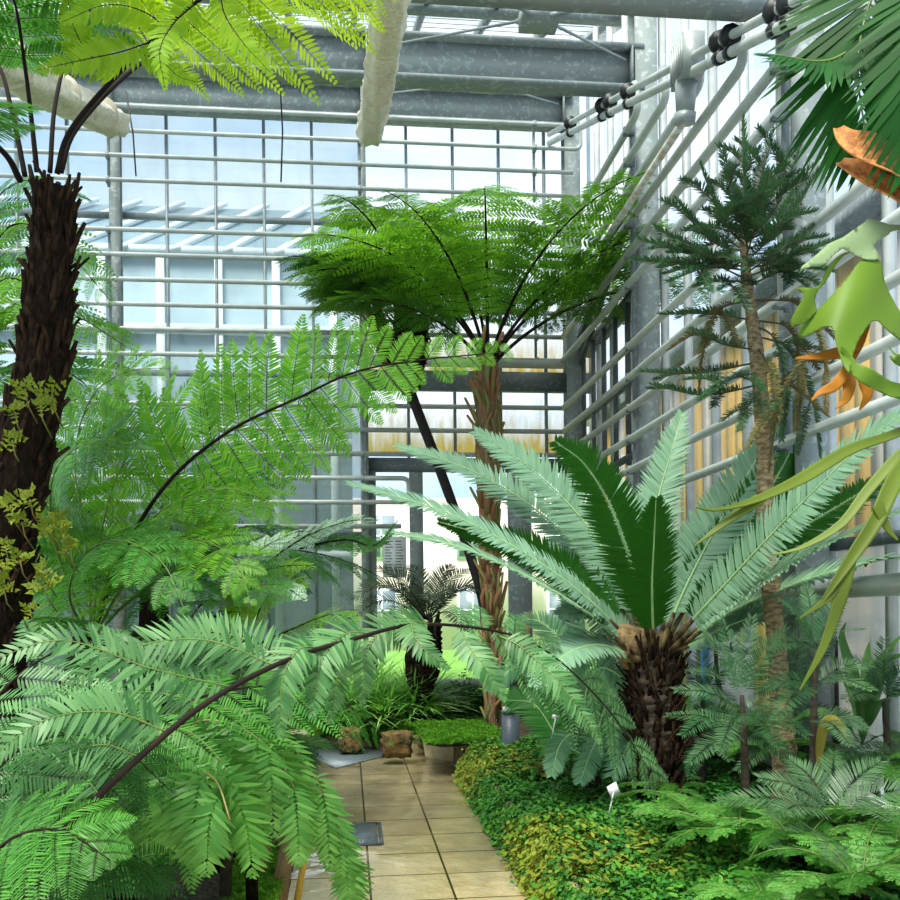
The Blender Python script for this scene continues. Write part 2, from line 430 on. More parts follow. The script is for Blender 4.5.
def blades(mb, B, D, N, L, Wd, prof=((.35, 1.0),), bend=0.0, fold=0.0, mat=0):
    """M leaf blades: base B, direction D, blade normal N, length L, width Wd"""
    D = nrm(D); N = nrm(N - D * (N * D).sum(-1, keepdims=True)); S = np.cross(D, N)
    m = len(B); K = len(prof)
    L = np.broadcast_to(L, (m,))[:, None]; Wd = np.broadcast_to(Wd, (m,))[:, None]
    bd = np.broadcast_to(np.asarray(bend, float), (m,))[:, None]
    V = np.zeros((m, 2 * K + 2, 3)); V[:, 0] = B
    for k, (u, w) in enumerate(prof):
        c = B + D * L * u - N * bd * L * u * u
        V[:, 1 + 2 * k] = c + S * Wd * w / 2 + N * Wd * fold * w
        V[:, 2 + 2 * k] = c - S * Wd * w / 2 + N * Wd * fold * w
    V[:, -1] = B + D * L - N * bd * L
    off = (np.arange(m) * (2 * K + 2))[:, None]
    tri = np.concatenate([off + np.array([[0, 1, 2]]), off + np.array([[2 * K - 1, 2 * K + 1, 2 * K]])])
    F = [tri]
    for k in range(K - 1):
        F.append(off + np.array([[1 + 2 * k, 3 + 2 * k, 4 + 2 * k, 2 + 2 * k]]))
    base = mb.nv; mb.V.append(V.reshape(-1, 3)); mb.nv += m * (2 * K + 2)
    for f in F: mb.F.append((f + base, mat))

LANCE = ((.12, .75), (.45, 1.0), (.8, .5))
SIMPLE = ((.3, 1.0),)
MID = ((.2, .9), (.65, .85))

PROF_T = ([0, .12, .4, .7, .9, 1], [.6, .82, 1, .72, .32, .08])
PROF_H = ([0, .2, .5, .8, 1], [.95, 1, .8, .4, .06])

def frame_along(P, up):
    T = nrm(np.gradient(P, axis=0))
    up = np.broadcast_to(np.asarray(up, float), P.shape)
    N = nrm(up - T * (up * T).sum(-1, keepdims=True))
    S = np.cross(T, N)
    return T, N, S

def fern_frond(parent, ctrl, L, leaf, stem='stipe', n=22, m=18, pl=.07, up=(0, 0, 1), ang=(80, 40), droop=.25, t0=.12, prof=PROF_T,
               blade=MID, r0=.012, wfill=.8, lift=0.0, pcurve=.12, seed=None, name='frond', sides=(1, -1), pang=62, gap=0.0, stubble=True):
    r = np.random.default_rng(seed if seed is not None else int(abs(ctrl[0][0] * 1000 + ctrl[-1][2] * 777) * 10) % 100000)
    P = catmull(ctrl, 64); T, N, S = frame_along(P, up)
    s = np.linspace(0, 1, 64)
    x = np.linspace(0, 1, n)
    ts = t0 + (1 - t0) * x
    ip = lambda A, q: np.stack([np.interp(q, s, A[:, k]) for k in range(3)], axis=-1)
    prof_v = np.interp(x, *prof)
    mb = MB()
    u = np.linspace(0, 1, m + 1)[:-1] + .5 / m
    for sg in sides:
        tj = np.clip(ts + r.normal(0, .15 / n, n), 0, 1)
        p = ip(P, tj); t = nrm(ip(T, tj)); nn = nrm(ip(N, tj)); ss = nrm(ip(S, tj)) * sg
        a = np.radians(ang[0] + (ang[1] - ang[0]) * x + r.normal(0, 4, n))[:, None]
        lf = (lift + r.normal(0, .08, n))[:, None]
        D = nrm(np.cos(a) * t + np.sin(a) * ss + lf * nn)
        Lp = L * prof_v * (1 + r.normal(0, .06, n)); Lp = np.where(r.random(n) < gap, Lp * .15, Lp)
        uu = u[None, :, None]; Lq = Lp[:, None, None]
        dr = (droop * (1 + r.normal(0, .25, n)))[:, None, None]
        Z = np.array([0, 0, -1.0])
        Q = p[:, None] + D[:, None] * Lq * uu + Z * Lq * dr * uu ** 2 + t[:, None] * Lq * pcurve * uu ** 2
        tq = nrm(D[:, None] + Z * 2 * dr * uu + t[:, None] * 2 * pcurve * uu)
        nq = nn[:, None] + 0 * tq + r.normal(0, .12, (n, 1, 3))
        nq = nrm(nq - tq * (nq * tq).sum(-1, keepdims=True))
        sq = np.cross(tq, nq)
        shp = np.interp(u, [0, .1, .35, .75, 1], [.65, .95, 1, .62, .1])[None, :] * (Lp / L)[:, None] ** .55
        sp = Lp / m
        for s2 in (1, -1):
            b = math.radians(pang)
            d2 = nrm(math.cos(b) * tq + math.sin(b) * sq * s2 + r.normal(0, .05, (n, m, 3)))
            ln = pl * shp * (1 + r.normal(0, .06, (n, m)))
            wd = np.broadcast_to((sp * wfill)[:, None], (n, m)) * 1.0
            Bq = Q; nb = nq + sq * s2 * r.normal(.15, .12, (n, m, 1))
            blades(mb, Bq.reshape(-1, 3), d2.reshape(-1, 3), nb.reshape(-1, 3), ln.ravel(), wd.ravel() * 1.0, blade, bend=r.normal(.1, .06, n * m), mat=0)
        # midribs of the pinnae
        uk = np.linspace(0, 1, 7)[None, :, None]
        Qk = p[:, None] + D[:, None] * Lq * uk + Z * Lq * dr * uk ** 2 + t[:, None] * Lq * pcurve * uk ** 2 - nn[:, None] * .001
        tk = nrm(D[:, None] + Z * 2 * dr * uk)
        sk = nrm(np.cross(tk, np.broadcast_to(nn[:, None], tk.shape)))
        wv = (np.linspace(1, .25, 7)[None, :, None]) * .16 * r0
        V = np.stack([Qk + sk * wv, Qk - sk * wv], axis=2).reshape(n, 14, 3)
        k = np.arange(6)[:, None] * 2; q = np.concatenate([k, k + 1, k + 3, k + 2], axis=1)
        F = (np.arange(n)[:, None, None] * 14 + q[None]).reshape(-1, 4)
        mb.add(V.reshape(-1, 3), F, 1)
    o = mb.build(name, [leaf, stem], parent)
    st = MB(); st.tube(P, r0 * (1 - .86 * s), 7, 0)
    so = st.build('stalk', [stem], o, smooth=True)
    return o

def pinnate(parent, ctrl, L, leaf, stem='stipe_pale', n=50, wd=.014, up=(0, 0, 1), ang=(75, 40), t0=.12, prof=([0, .12, .5, .85, 1], [.45, .85, 1, .75, .3]),
            vee=.25, bend=.08, blade=LANCE, r0=.009, name='frond', jit=.04, seed=None, droop=0.0, sides=(1, -1), rows=1, stalk=True, mb=None):
    r = np.random.default_rng(seed if seed is not None else int(abs(ctrl[0][0] * 900 + ctrl[-1][2] * 577) * 10) % 100000)
    P = catmull(ctrl, 50); T, N, S = frame_along(P, up)
    s = np.linspace(0, 1, 50); x = np.linspace(0, 1, n); ts = t0 + (1 - t0) * x
    ip = lambda A, q: np.stack([np.interp(q, s, A[:, k]) for k in range(3)], axis=-1)
    own = mb is None
    if own: mb = MB()
    for row in range(rows):
        v = vee if rows == 1 else vee + .9 * row
        for sg in sides:
            tj = np.clip(ts + r.normal(0, .12 / n, n), 0, 1)
            p = ip(P, tj); t = nrm(ip(T, tj)); nn = nrm(ip(N, tj)); ss = nrm(ip(S, tj)) * sg
            a = np.radians(ang[0] + (ang[1] - ang[0]) * x)[:, None]
            side = nrm(ss + nn * v)
            D = nrm(np.cos(a) * t + np.sin(a) * side + r.normal(0, jit, (n, 3)) + np.array([0, 0, -droop]))
            nb = nn - ss * v + r.normal(0, jit, (n, 3))
            Lp = L * np.interp(x, *prof) * (1 + r.normal(0, .05, n))
            blades(mb, p, D, nb, Lp, wd * (.6 + .4 * np.interp(x, *prof)), blade, bend=bend, mat=0)
    if not own:
        mb.tube(P, r0 * (1 - .75 * s), 6, 1); return None
    o = mb.build(name, [leaf, stem], parent)
    if stalk:
        st = MB(); st.tube(P, r0 * (1 - .8 * s), 6, 0); st.build('stalk', [stem], o, smooth=True)
    else:
        pass
    return o

def arc(c, az, e0, e1, L, n=9, sway=0.0):
    az = math.radians(az); h = np.array([math.cos(az), math.sin(az), 0.0]); sd = np.array([-h[1], h[0], 0])
    P = [np.array(c, float)]
    for i in range(n):
        k = (i + .5) / n
        e = math.radians(e0 + (e1 - e0) * k)
        P.append(P[-1] + (h * math.cos(e) + np.array([0, 0, math.sin(e)]) + sd * sway * k) * L / n)
    return P
def arc_up(az, tilt=0.0):
    return (-math.cos(math.radians(az)) * .8, -math.sin(math.radians(az)) * .8, 1.0)

def trunk_mesh(ctrl, rads, n=14, rough=.08, seg=50, seed=1):
    r = np.random.default_rng(seed)
    P = catmull(ctrl, seg); R = np.interp(np.linspace(0, 1, seg), np.linspace(0, 1, len(rads)), rads)
    mb = MB(); mb.tube(P, R, n)
    V = mb.V[0].reshape(seg, n, 3); c = P[:, None]
    k = 1 + rough * (r.normal(0, 1, (seg, n, 1)) * .6 + r.normal(0, 1, (seg, 1, 1)) * .5 + r.normal(0, 1, (1, n, 1)) * .5)
    mb.V[0] = (c + (V - c) * k).reshape(-1, 3)
    return mb, P, R

# ================================================================== the glasshouse
YB = 12.2          # back glazing plane
XR = 3.15          # right glazing plane
XC = 2.93          # right columns
SL = .38           # roof slope
def roofz(y): return 9.05 + SL * (y - YB)
def beamz(y): return 5.43 + SL * (y - 5.9)       # underside of the beams

# --- floor
mb = MB(); mb.box((-2.4, 6.4, -.06), (7.3, 12.0, .12)); fl = mb.build('floor', 'tiles'); struct(fl)
mb = MB(); mb.box((2.2, 6.4, -.08), (1.98, 12.0, .14)); struct(mb.build('floor_under_bed', 'soil'))
# outside ground
mb = MB(); mb.box((8, 60, -.3), (180, 95, .3)); lawn = mb.build('ground_lawn', 'lawn'); struct(lawn)

# --- back glazing: bars and panes
def pane(mb, x0, x1, z0, z1, y, mat=0): mb.add([(x0, y, z0), (x1, y, z0), (x1, y, z1), (x0, y, z1)], [(0, 1, 2, 3)], mat)
XM = [-8.2 + .6 * k for k in range(20)]     # ... .2, .8, ... 3.2
tops = 8.65
TR = [6.53, 4.58, 3.47]                     # transoms of the right bay
def bay_bars(mb, x0, x1, zlist, z0, y, w=.035, mat=0):
    k = 1
    while x0 + .6 * k < x1 + .01:
        mb.box((x0 + .6 * k, y, (z0 + tops) / 2), (w, .06, tops - z0), mat); k += 1
    for z in zlist: mb.box(((x0 + x1) / 2, y, z), (x1 - x0, .05, .07), mat)
wn = 0
def window(bars, panes, barm, glassm, label=None):
    global wn
    wn += 1
    o = bars.build('window_%d' % wn, barm); struct(o)
    g = panes.build('glass', glassm, o)
    return o
# far left bay
b = MB(); bay_bars(b, -8.8, -2.8, [6.53, 4.58, 2.55], .3, YB); p = MB(); pane(p, -8.8, -2.8, 4.58, tops, YB + .01); pane(p, -8.8, -2.8, .3, 4.58, YB + .01, 1)
window(b, p, 'mullion', ['glass_grey', 'glass_low'])
# left bay
b = MB(); bay_bars(b, -2.8, .2, [6.53, 4.58, 2.55], .3, YB)
p = MB(); pane(p, -2.8, .2, 4.58, tops, YB + .01); pane(p, -2.8, .2, .3, 4.58, YB + .01, 1)
window(b, p, 'mullion', ['glass_grey', 'glass_low'])
# right bay, above the door
b = MB(); bay_bars(b, .2, 3.2, [6.53], 3.4, YB)
b.box((1.7, YB - .03, 4.52), (3.0, .14, .24), 1); b.box((1.7, YB - .02, 3.44), (3.0, .12, .17), 1)
p = MB(); pane(p, .2, 3.2, 5.56, tops, YB + .01, 1); pane(p, .2, 3.2, 4.58, 5.56, YB + .01, 0); pane(p, .2, 3.2, 3.45, 4.58, YB + .01, 0)
window(b, p, ['mullion', 'galv_dark'], ['glass_algae', 'glass_clear'])
# steel lintel pipe over door bay handled with the pipes; doors below
b = MB()
dpx = [(373, .10), (417, .17), (520, .30), (565, .1)]
xs = [onY(px, 600, YB)[0] for px, _ in dpx]
for (px, w), x in zip(dpx, xs): b.box((x, YB - .02, 1.75), (w, .1, 3.4))
for x0, x1, zz in ((xs[0], xs[1], .12), (xs[1], xs[2], .12), (xs[1], xs[2], .62), (xs[2], xs[3], .12), (xs[2], xs[3], .62), (xs[0], xs[1], .62)):
    b.box(((x0 + x1) / 2, YB - .02, zz), (x1 - x0, .08, .12))
p = MB(); pane(p, xs[0], 3.2, .1, 3.4, YB + .01)
d = b.build('door_1', 'galv'); struct(d); p.build('glass', 'glass_clear', d)

# --- steel columns
cols = [((-2.8, YB - .1), .13, .14), ((.23, YB - .1), .1, .14), ((XC, YB - .12), .2, .22), ((XC + .02, 9.12), .22, .22), ((XC + .04, 5.92), .22, .22), ((-5.8, YB - .1), .13, .14)]
for i, ((x, y), w, h) in enumerate(cols):
    mb = MB(); zt = roofz(y) - .25
    mb.hbeam((x, y, 0), (x, y, zt), w, h, 0, up=(0, 1, 0), tf=.02, tw=.02)
    mb.box((x, y, zt), (w * 1.2, h * 1.2, .03)); mb.box((x, y, .015), (w * 1.5, h * 1.5, .03))
    struct(mb.build('steel_column', 'galv'))
# --- steel beams stepping up with the roof
for y in (5.9, 9.1, 12.0):
    z = beamz(y) + .22
    mb = MB(); mb.hbeam((-8.8, y, z), (XC + (.0 if y > 6 else .1), y, z), .2, .44, 0, tf=.04, tw=.016)
    for x in (-5.8, -2.8, .23, XC - .12): 
        mb.bar((x, y - .02, z + .2), (x, y - .02, roofz(y) - .1), .1, .1)
        mb.box((x, y - .06, z), (.016, .1, .38))
    struct(mb.build('steel_beam', 'galv'))
# rail under the roof between the beams
mb = MB()
z = 7.98 + .5
mb.box((-3, YB - .35, z), (11.8, .12, .05)); mb.box((-3, YB - .35, z + .11), (11.8, .06, .03))
for k in range(14): mb.box((-8 + .8 * k, YB - .38, z + .06), (.05, .05, .1))
struct(mb.build('trim_1', 'darkbar'))

# --- roof: purlins, rafters, glass
mb = MB()
R0, R1 = 2.2, YB + .25
for k in range(15):
    x = -8.2 + .8 * k + .35
    if x > XR + .1: continue
    mb.bar((x, R0, roofz(R0)), (x, R1, roofz(R1)), .07, .1, 0, up=(0, -SL, 1))
    mb.bar((x, R0, roofz(R0) - .06), (x, R1, roofz(R1) - .06), .02, .05, 1, up=(0, -SL, 1))
for y in (R1, 10.7, 9.1, 7.5, 5.9, 4.2): mb.bar((-8.8, y, roofz(y) - .1), (XR + .2, y, roofz(y) - .1), .12, .1, 0)
mb.bar((XR + .1, R0, roofz(R0)), (XR + .1, R1, roofz(R1)), .16, .2, 2, up=(0, -SL, 1))
ceil = mb.build('ceiling', ['galv', 'darkbar', 'whitebar']); struct(ceil)
g = MB()
g.add([(-8.8, R0, roofz(R0) + .06), (XR + .2, R0, roofz(R0) + .06), (XR + .2, R1, roofz(R1) + .06), (-8.8, R1, roofz(R1) + .06)], [(0, 1, 2, 3)])
g.build('roof_glass', 'glass_roof', ceil)
wires = MB()
for k in range(34):
    y = 4.0 + .25 * k
    wires.bar((-8.8, y, roofz(y) + .05), (XR + .2, y, roofz(y) + .05), .006, .006)
wires.build('glass_wire', 'darkbar', ceil)

# cross bracing rods with their node boxes
def brace(ya, yb, name_label):
    yc = (ya + yb) / 2; c = np.array([(.23 + XC) / 2, yc, beamz(yc) + .3])
    t = thing('cross_brace', name_label, 'roof brace', c, 'rod braces under the roof')
    m = MB(); m.box(c, (.3, .22, .14)); m.box(c + np.array([0, 0, .09]), (.1, .1, .06)); m.build('node_box', 'galv', t)
    for x in (.35, XC - .2):
        for y in (ya + .12, yb - .12):
            m = MB(); e = np.array([x, y, beamz(y) + .3]); m.tube([c + (e - c) * .04, e], .013, 6)
            e2 = c + (e - c) * .12; m.tube([c + (e - c) * .04, e2], .024, 6); m.build('rod', 'mullion', t)
brace(9.15, 12.0, 'thin steel rod brace with node box in front of the highest beam')
brace(5.95, 9.1, 'thin steel rod brace with large node box above the middle beam')

# --- right glazing
def right_bay(y0, y1, n, segs, bars, mats):
    b = MB()
    ys = [y0 + (y1 - y0) * k / n for k in range(n + 1)]
    for y in ys[:-1]:
        b.box((XR, y, (roofz(y) + .2) / 2), (.07, .045, roofz(y) - .2), 0)
    for z in bars: b.box((XR, (y0 + y1) / 2, z), (.08, abs(y1 - y0), .07), 1)
    p = MB()
    for k in range(n):
        a, c = ys[k], ys[k + 1]
        for (z0, z1, mt) in segs:
            za, zc = (z1 if z1 < 90 else roofz(a)), (z1 if z1 < 90 else roofz(c))
            p.add([(XR + .02, a, z0), (XR + .02, c, z0), (XR + .02, c, zc), (XR + .02, a, za)], [(0, 1, 2, 3)], mt)
    window(b, p, ['whitebar', 'galv_dark'], mats)
right_bay(9.12, 12.2, 5, [(.3, 2.9, 1), (2.9, 99, 0)], [4.9, 2.62, .35], ['glass_side', 'glass_side'])
right_bay(5.92, 9.12, 5, [(.3, 2.2, 1), (2.2, 99, 0)], [.35], ['glass_side', 'glass_side'])
right_bay(2.4, 5.92, 5, [(.15, 1.95, 1), (1.95, 99, 0)], [1.98, .2], ['glass_side', 'glass_white'])
# low plinth under the glazing
mb = MB(); mb.box((XR, 7.3, .1), (.2, 9.8, .5)); struct(mb.build('wall_right', 'kerb'))
mb = MB(); mb.box((-4.3, YB, .02), (9.0, .2, .5)); struct(mb.build('wall_back', 'kerb'))

# louvre frame of the lower right wall by the corner (dark bars behind the pipes)
mb = MB()
for k in range(6):
    y = 9.5 + .48 * k
    mb.box((XC + .1, y, 4.05), (.05, .04, 1.9))
for z in (3.2, 4.0, 4.9): mb.box((XC + .1, 10.7, z), (.06, 2.7, .06))
mb.bar((XC + .06, 9.3, 6.2), (XC + .06, 11.9, 5.0), .08, .1); mb.bar((XC + .06, 9.3, 5.9), (XC + .06, 11.9, 4.72), .05, .08)
struct(mb.build('trim_2', 'darkbar'))

# --- door in the right wall
d0, d1 = 7.6, 6.55
mb = MB()
mb.box((XC + .02, d0, 1.1), (.08, .09, 2.2), 0); mb.box((XC + .02, d1, 1.1), (.08, .09, 2.2), 1); mb.box((XC + .02, (d0 + d1) / 2, 2.2), (.08, 1.1, .09), 1)
mb.box((XC + .04, (d0 + d1) / 2, .75), (.04, 1.0, 1.0), 2); mb.box((XC + .04, (d0 + d1) / 2, 1.28), (.05, 1.0, .07), 2)
mb.box((XC + .03, (d0 + d1) / 2, 1.7), (.03, .05, .9), 3); mb.box((XC + .03, (d0 + d1) / 2, 1.75), (.03, 1.0, .05), 3)
d = mb.build('door_2', ['blue_paint', 'yellow_paint', 'motor', 'white_paint']); struct(d)

# --- heating pipes
PZ = [2.62 + .298 * k for k in range(18)]
PY = YB - .42; PX = XC - .2
def bend_tube(mb, pts, r, corner=.1, n=8, mat=0):
    """polyline with rounded corners"""
    P = [np.array(p, float) for p in pts]; out = [P[0]]
    for i in range(1, len(P) - 1):
        a = P[i - 1] - P[i]; b = P[i + 1] - P[i]; la, lb = np.linalg.norm(a), np.linalg.norm(b)
        c = min(corner, la * .45, lb * .45); pa = P[i] + a / la * c; pb = P[i] + b / lb * c
        for t in np.linspace(0, 1, 5): out.append((1 - t) ** 2 * pa + 2 * t * (1 - t) * P[i] + t ** 2 * pb)
    out.append(P[-1]); mb.tube(out, r, n, mat)
def bank(cat_label, ks, left=-8.6, right=None, name='pipe_radiator'):
    t = thing(name, cat_label, 'heating pipes', (left, PY, PZ[ks[0]]), 'banks of grey heating pipes on the glass walls')
    return t
banks = [('uppermost bank of grey heating pipes on the back glass wall', [14, 15, 16, 17]),
         ('middle bank of grey heating pipes crossing the back glass wall', [7, 8, 9, 10, 11, 12]),
         ('lowest bank of grey heating pipes on the back glass wall', [0, 1, 2, 3, 4, 5])]
xu = onY(581, 180, PY)[0]; xd = onY(409, 500, PY)[0]
for lab, ks in banks:
    t = thing('pipe_radiator', lab, 'heating pipes', (-8.6, PY, PZ[ks[0]]), 'banks of grey heating pipes on the back wall')
    done = set()
    for k in ks:
        if k in done: continue
        m = MB(); z = PZ[k]
        if k == 16:       # the two top pipes join in a return bend
            bend_tube(m, [(-8.6, PY, PZ[16]), (xu, PY, PZ[16]), (xu, PY, PZ[17]), (-8.6, PY, PZ[17])], .027, .09); done.add(17)
        elif k == 1:
            bend_tube(m, [(-8.6, PY, PZ[2]), (xd, PY, PZ[2]), (xd, PY, PZ[1]), (-8.6, PY, PZ[1])], .03, .09); done.add(2)
        elif k == 0: m.tube([(-8.6, PY, z), (xd - .1, PY, z)], .03, 8)
        elif k in (14, 15): m.tube([(-8.6, PY, z), (xu - .1, PY, z)], .027, 8)
        else: m.tube([(-8.6, PY, z), (PX, PY, z)], .03, 8)
        m.build('pipe', 'pipe', t, smooth=True)
    for x in (-5.8, -2.82, .2, 2.4):
        if ks[0] == 0 and x > 2: continue
        m = MB(); m.box((x, PY + .07, (PZ[ks[0]] + PZ[ks[-1]]) / 2), (.03, .03, PZ[ks[-1]] - PZ[ks[0]] + .12))
        for k in ks: m.box((x, PY + .02, PZ[k]), (.045, .09, .07))
        m.build('bracket', 'galv', t)
# lintel pipe of the door bay
t = MB(); t.tube([(.1, PY, 4.66), (PX, PY, 4.66)], .055, 10); o = t.build('heating_pipe', 'pipe', smooth=True)
tag(o, 'single thick grey heating pipe on the dark rail above the door bay', 'heating pipe')
tz = MB(); tz.tube([(PX, PY, 3.9), (PX, PY, 3.9)], .03, 8)

# right wall pipes: each runs along the wall until the sloping roof stops it
def yend(z): return max(2.6, 5.9 + (z - 5.2) / SL) if z > 5.2 - 3.3 * SL else 2.6
rb = [('bank of grey heating pipes climbing beside the three tall right columns', [3, 4, 5, 7, 8, 9, 10, 11, 12]),
      ('lower bank of grey heating pipes along the right glass wall', [0, 1, 2])]
for lab, ks in rb:
    t = thing('pipe_radiator', lab, 'heating pipes', (PX, 11, PZ[ks[0]]), 'banks of grey heating pipes on the right wall')
    for k in ks:
        z = PZ[k]; ye = 5.9 + (z + .25 - 5.43) / SL if z > 4.3 else 2.6
        if k < 6: ye = max(2.6, ye)
        ye = max(ye, 2.6)
        m = MB()
        if ye > 2.7 and k > 7: bend_tube(m, [(PX, PY, z), (PX, ye, z), (PX, ye + .12, z + .32)], .036, .14)
        else: m.tube([(PX, PY, z), (PX, ye, z)], .036, 8)
        m.build('pipe', 'pipe', t, smooth=True)
    for y in (9.12, 5.92):
        kk = [k for k in ks if (5.9 + (PZ[k] + .25 - 5.43) / SL) < y]
        if not kk: continue
        m = MB(); m.box((PX + .06, y - .16, (PZ[kk[0]] + PZ[kk[-1]]) / 2), (.04, .03, PZ[kk[-1]] - PZ[kk[0]] + .12))
        for k in kk: m.box((PX + .02, y - .16, PZ[k]), (.1, .05, .08))
        m.build('bracket', 'galv_dark', t)
# thick low pipes near the right edge
for (a, bb, r, lab) in (((PX + .1, 6.4, 1.68), (PX + .1, 2.6, 1.72), .06, 'thick pale pipe at mid height beside the right frosted panes'),
                        ((PX - .05, 7.2, .72), (PX - .05, 2.6, .42), .06, 'thick pale pipe sloping low above the right bed')):
    m = MB(); m.tube([a, bb], r, 12); o = m.build('heating_pipe', 'pipe', smooth=True); tag(o, lab, 'heating pipe')

# vent drive shaft along the sloping beam ends with its gearbox
t0 = np.array([XC - .34, 11.8, beamz(11.8) - .10]); t1 = np.array([XC - .34, 4.6, beamz(4.6) - .10])
dv = (t1 - t0) / np.linalg.norm(t1 - t0)
t = thing('vent_drive_shaft', 'pale motorised shaft with black couplings rising along the right beam ends', 'vent shaft', t0)
m = MB(); m.tube([t0, t1], .03, 10); m.build('shaft', 'pipe', t, smooth=True)
m = MB(); off = np.array([.0, 0, -.11]); m.tube([t0 + off, t1 + off], .035, 10); m.build('carrier_tube', 'pipe', t, smooth=True)
Lsh = np.linalg.norm(t1 - t0)
def on_shaft(px): return t0 + dv * ((onX(px, 300, t0[0])[1] - t0[1]) / dv[1])
for px_ in (572, 604, 612, 630, 722, 733, 778, 792):
    c = on_shaft(px_); m = MB()
    m.tube([c - dv * .05, c + dv * .05], [.05, .05], 10); m.tube([c - dv * .02, c + dv * .02], [.075, .075], 10)
    m.tube([c + off - dv * .03, c + off + dv * .03], .05, 8); m.box(c + off * .5, (.04, .07, .14)); m.build('coupling', 'black', t)
gc = on_shaft(690)
m = MB(); m.box(gc + np.array([0, 0, -.02]), (.16, .3, .3)); 
for k in range(6): m.box(gc + np.array([-.085, -.11 + .045 * k, -.02]), (.02, .012, .26))
m.build('gearbox', 'motor', t)
m = MB(); m.tube([gc + np.array([0, .03, -.15]), gc + np.array([0, .06, -.38])], [.09, .07], 10); m.tube([gc + np.array([0, .06, -.38]), gc + np.array([0, .07, -.45])], [.085, .08], 10); m.build('motor', 'motor', t)
m = MB(); e = gc + np.array([0, .07, -.42]); m.tube([e, (PX - .08, PY + .1, e[2] - .02)], .033, 10); m.build('rising_pipe', 'pipe_rust', t, smooth=True)

# rolled shade cloths slung under the beams
def cloth_roll(a, b, ra, rbb, label, seed):
    r = np.random.default_rng(seed); n = 60; P = catmull([a, (np.array(a) + np.array(b)) / 2 + np.array([0, 0, -.03]), b], n)
    u = np.linspace(0, 1, n); R = ra + (rbb - ra) * u
    nt = 7; sc = 1 + .16 * np.abs(np.sin(u * nt * PI)) - .1 + r.normal(0, .03, n)
    R = R * sc; R[-1] *= .55; R[-2] *= .85; R[0] *= .7
    t = thing('shade_cloth_roll', label, 'shade cloth', a, 'rolled white shade cloths under the beams')
    mb = MB(); mb.tube(P, R, 22); V = mb.V[0].reshape(n, 22, 3); c = P[:, None]
    ph = np.arange(22)[None, :] * 2 * PI / 22
    k = 1 + .10 * np.sin(ph * 5 + u[:, None] * 9) + .06 * np.sin(ph * 9 - u[:, None] * 23) + r.normal(0, .02, (n, 22))
    V = c + (V - c) * k[..., None]; V[..., 2] -= .02 * (1 + np.cos(ph)) ; mb.V[0] = V.reshape(-1, 3)
    mb.build('cloth', 'cloth', t, smooth=True)
    for j in range(1, nt):
        i = int(j / nt * (n - 1)); m = MB(); d = nrm(P[i + 1] - P[i]) * .012
        m.tube([P[i] - d, P[i] + d], R[i] * 1.12, 16); m.build('tie_strap', 'strap', t, smooth=True)
cloth_roll(W(396, -30, 4.6), W(369, 136, 8.4), .088, .112, 'cream rolled shade cloth hanging in front of the middle beams', 3)
cloth_roll(W(-60, 20, 4.2), W(118, 122, 7.0), .12, .11, 'cream rolled shade cloth behind the dark shaggy trunk', 5)

# thin cables hanging from the beams
for a, bb, lab in (((126, 92, 9.6), (136, 176, 9.6), 'black cable hanging beside the cloth roll near the left column'),
                   ((280, 80, 9.2), (281, 182, 9.2), 'black cable hanging straight down left of the middle column')):
    m = MB(); m.tube([W(*a), (W(*a) + W(*bb)) / 2 + np.array([.02, 0, 0]), W(*bb)], .008, 6); o = m.build('cable', 'black'); tag(o, lab, 'cable', 'cables hanging from the beams')

# paper notice on the glass door
c = (onY(383, 537, YB - .07) + onY(406, 577, YB - .07)) / 2
t = thing('paper_notice', 'white paper notice taped to the narrow glass beside the left door post', 'notice', c)
m = MB(); m.box(c, (.30, .004, .52)); m.build('sheet', 'label_white', t)
r = np.random.default_rng(4)
for col in range(2):
    m = MB()
    for row in range(11):
        wl = r.uniform(.06, .1); m.box((c[0] - .12 + .13 * col + wl / 2, c[1] - .004, c[2] + .2 - row * .037), (wl, .002, .010))
    pr = m.build('print', 'print', t); pr['kind'] = 'stuff'

# ================================================================== outside
def house(name, label, cat, c, s, wallm, wins, roofm=None, rz=0.0):
    t = thing(name, label, cat, (c[0], c[1], 0))
    m = MB(); m.box((c[0], c[1], s[2] / 2 - .2), (s[0], s[1], s[2])); m.build('wall', wallm, t)
    for (x, z, w, h) in wins:
        yf = c[1] - s[1] / 2
        m = MB(); m.box((x, yf - .03, z), (w + .2, .08, h + .2)); f = m.build('window', 'far_white', t)
        m = MB(); m.box((x, yf - .08, z), (w, .04, h)); m.build('pane', 'pane_out', f)
        m = MB(); m.box((x, yf - .11, z), (.08, .03, h)); m.box((x, yf - .11, z), (w, .03, .08)); m.build('glazing_bar', 'far_white', f)
    if roofm:
        x0, x1 = c[0] - s[0] / 2 - .4, c[0] + s[0] / 2 + .4; y0, y1 = c[1] - s[1] / 2 - .4, c[1] + s[1] / 2 + .4; z = s[2] - .2
        m = MB(); m.add([(x0, y0, z), (x1, y0, z), (x1, y1, z), (x0, y1, z), (x0, c[1], z + s[1] * .4), (x1, c[1], z + s[1] * .4)], [(0, 1, 5, 4), (2, 3, 4, 5), (0, 4, 3), (1, 2, 5), (3, 2, 1, 0)])
        m.build('roof', roofm, t)
    return t
house('house', 'pale cream rendered house beyond the lawn behind the back door', 'building', (6.5, 44, 0), (26, 9, 6.4), 'render_cream',
      [(x, z, 1.1, 1.7) for x in (-2.5, 1.4, 5.2, 9.0, 13) for z in (1.5, 4.6)])
house('garden_house', 'pink rendered low building with windows behind the cream house', 'building', (-9, 56, 0), (14, 8, 7.5), 'render_pink', [(x, z, 1.3, 1.8) for x in (-13, -9, -5.2) for z in (2, 5.2)], 'roof_tile')
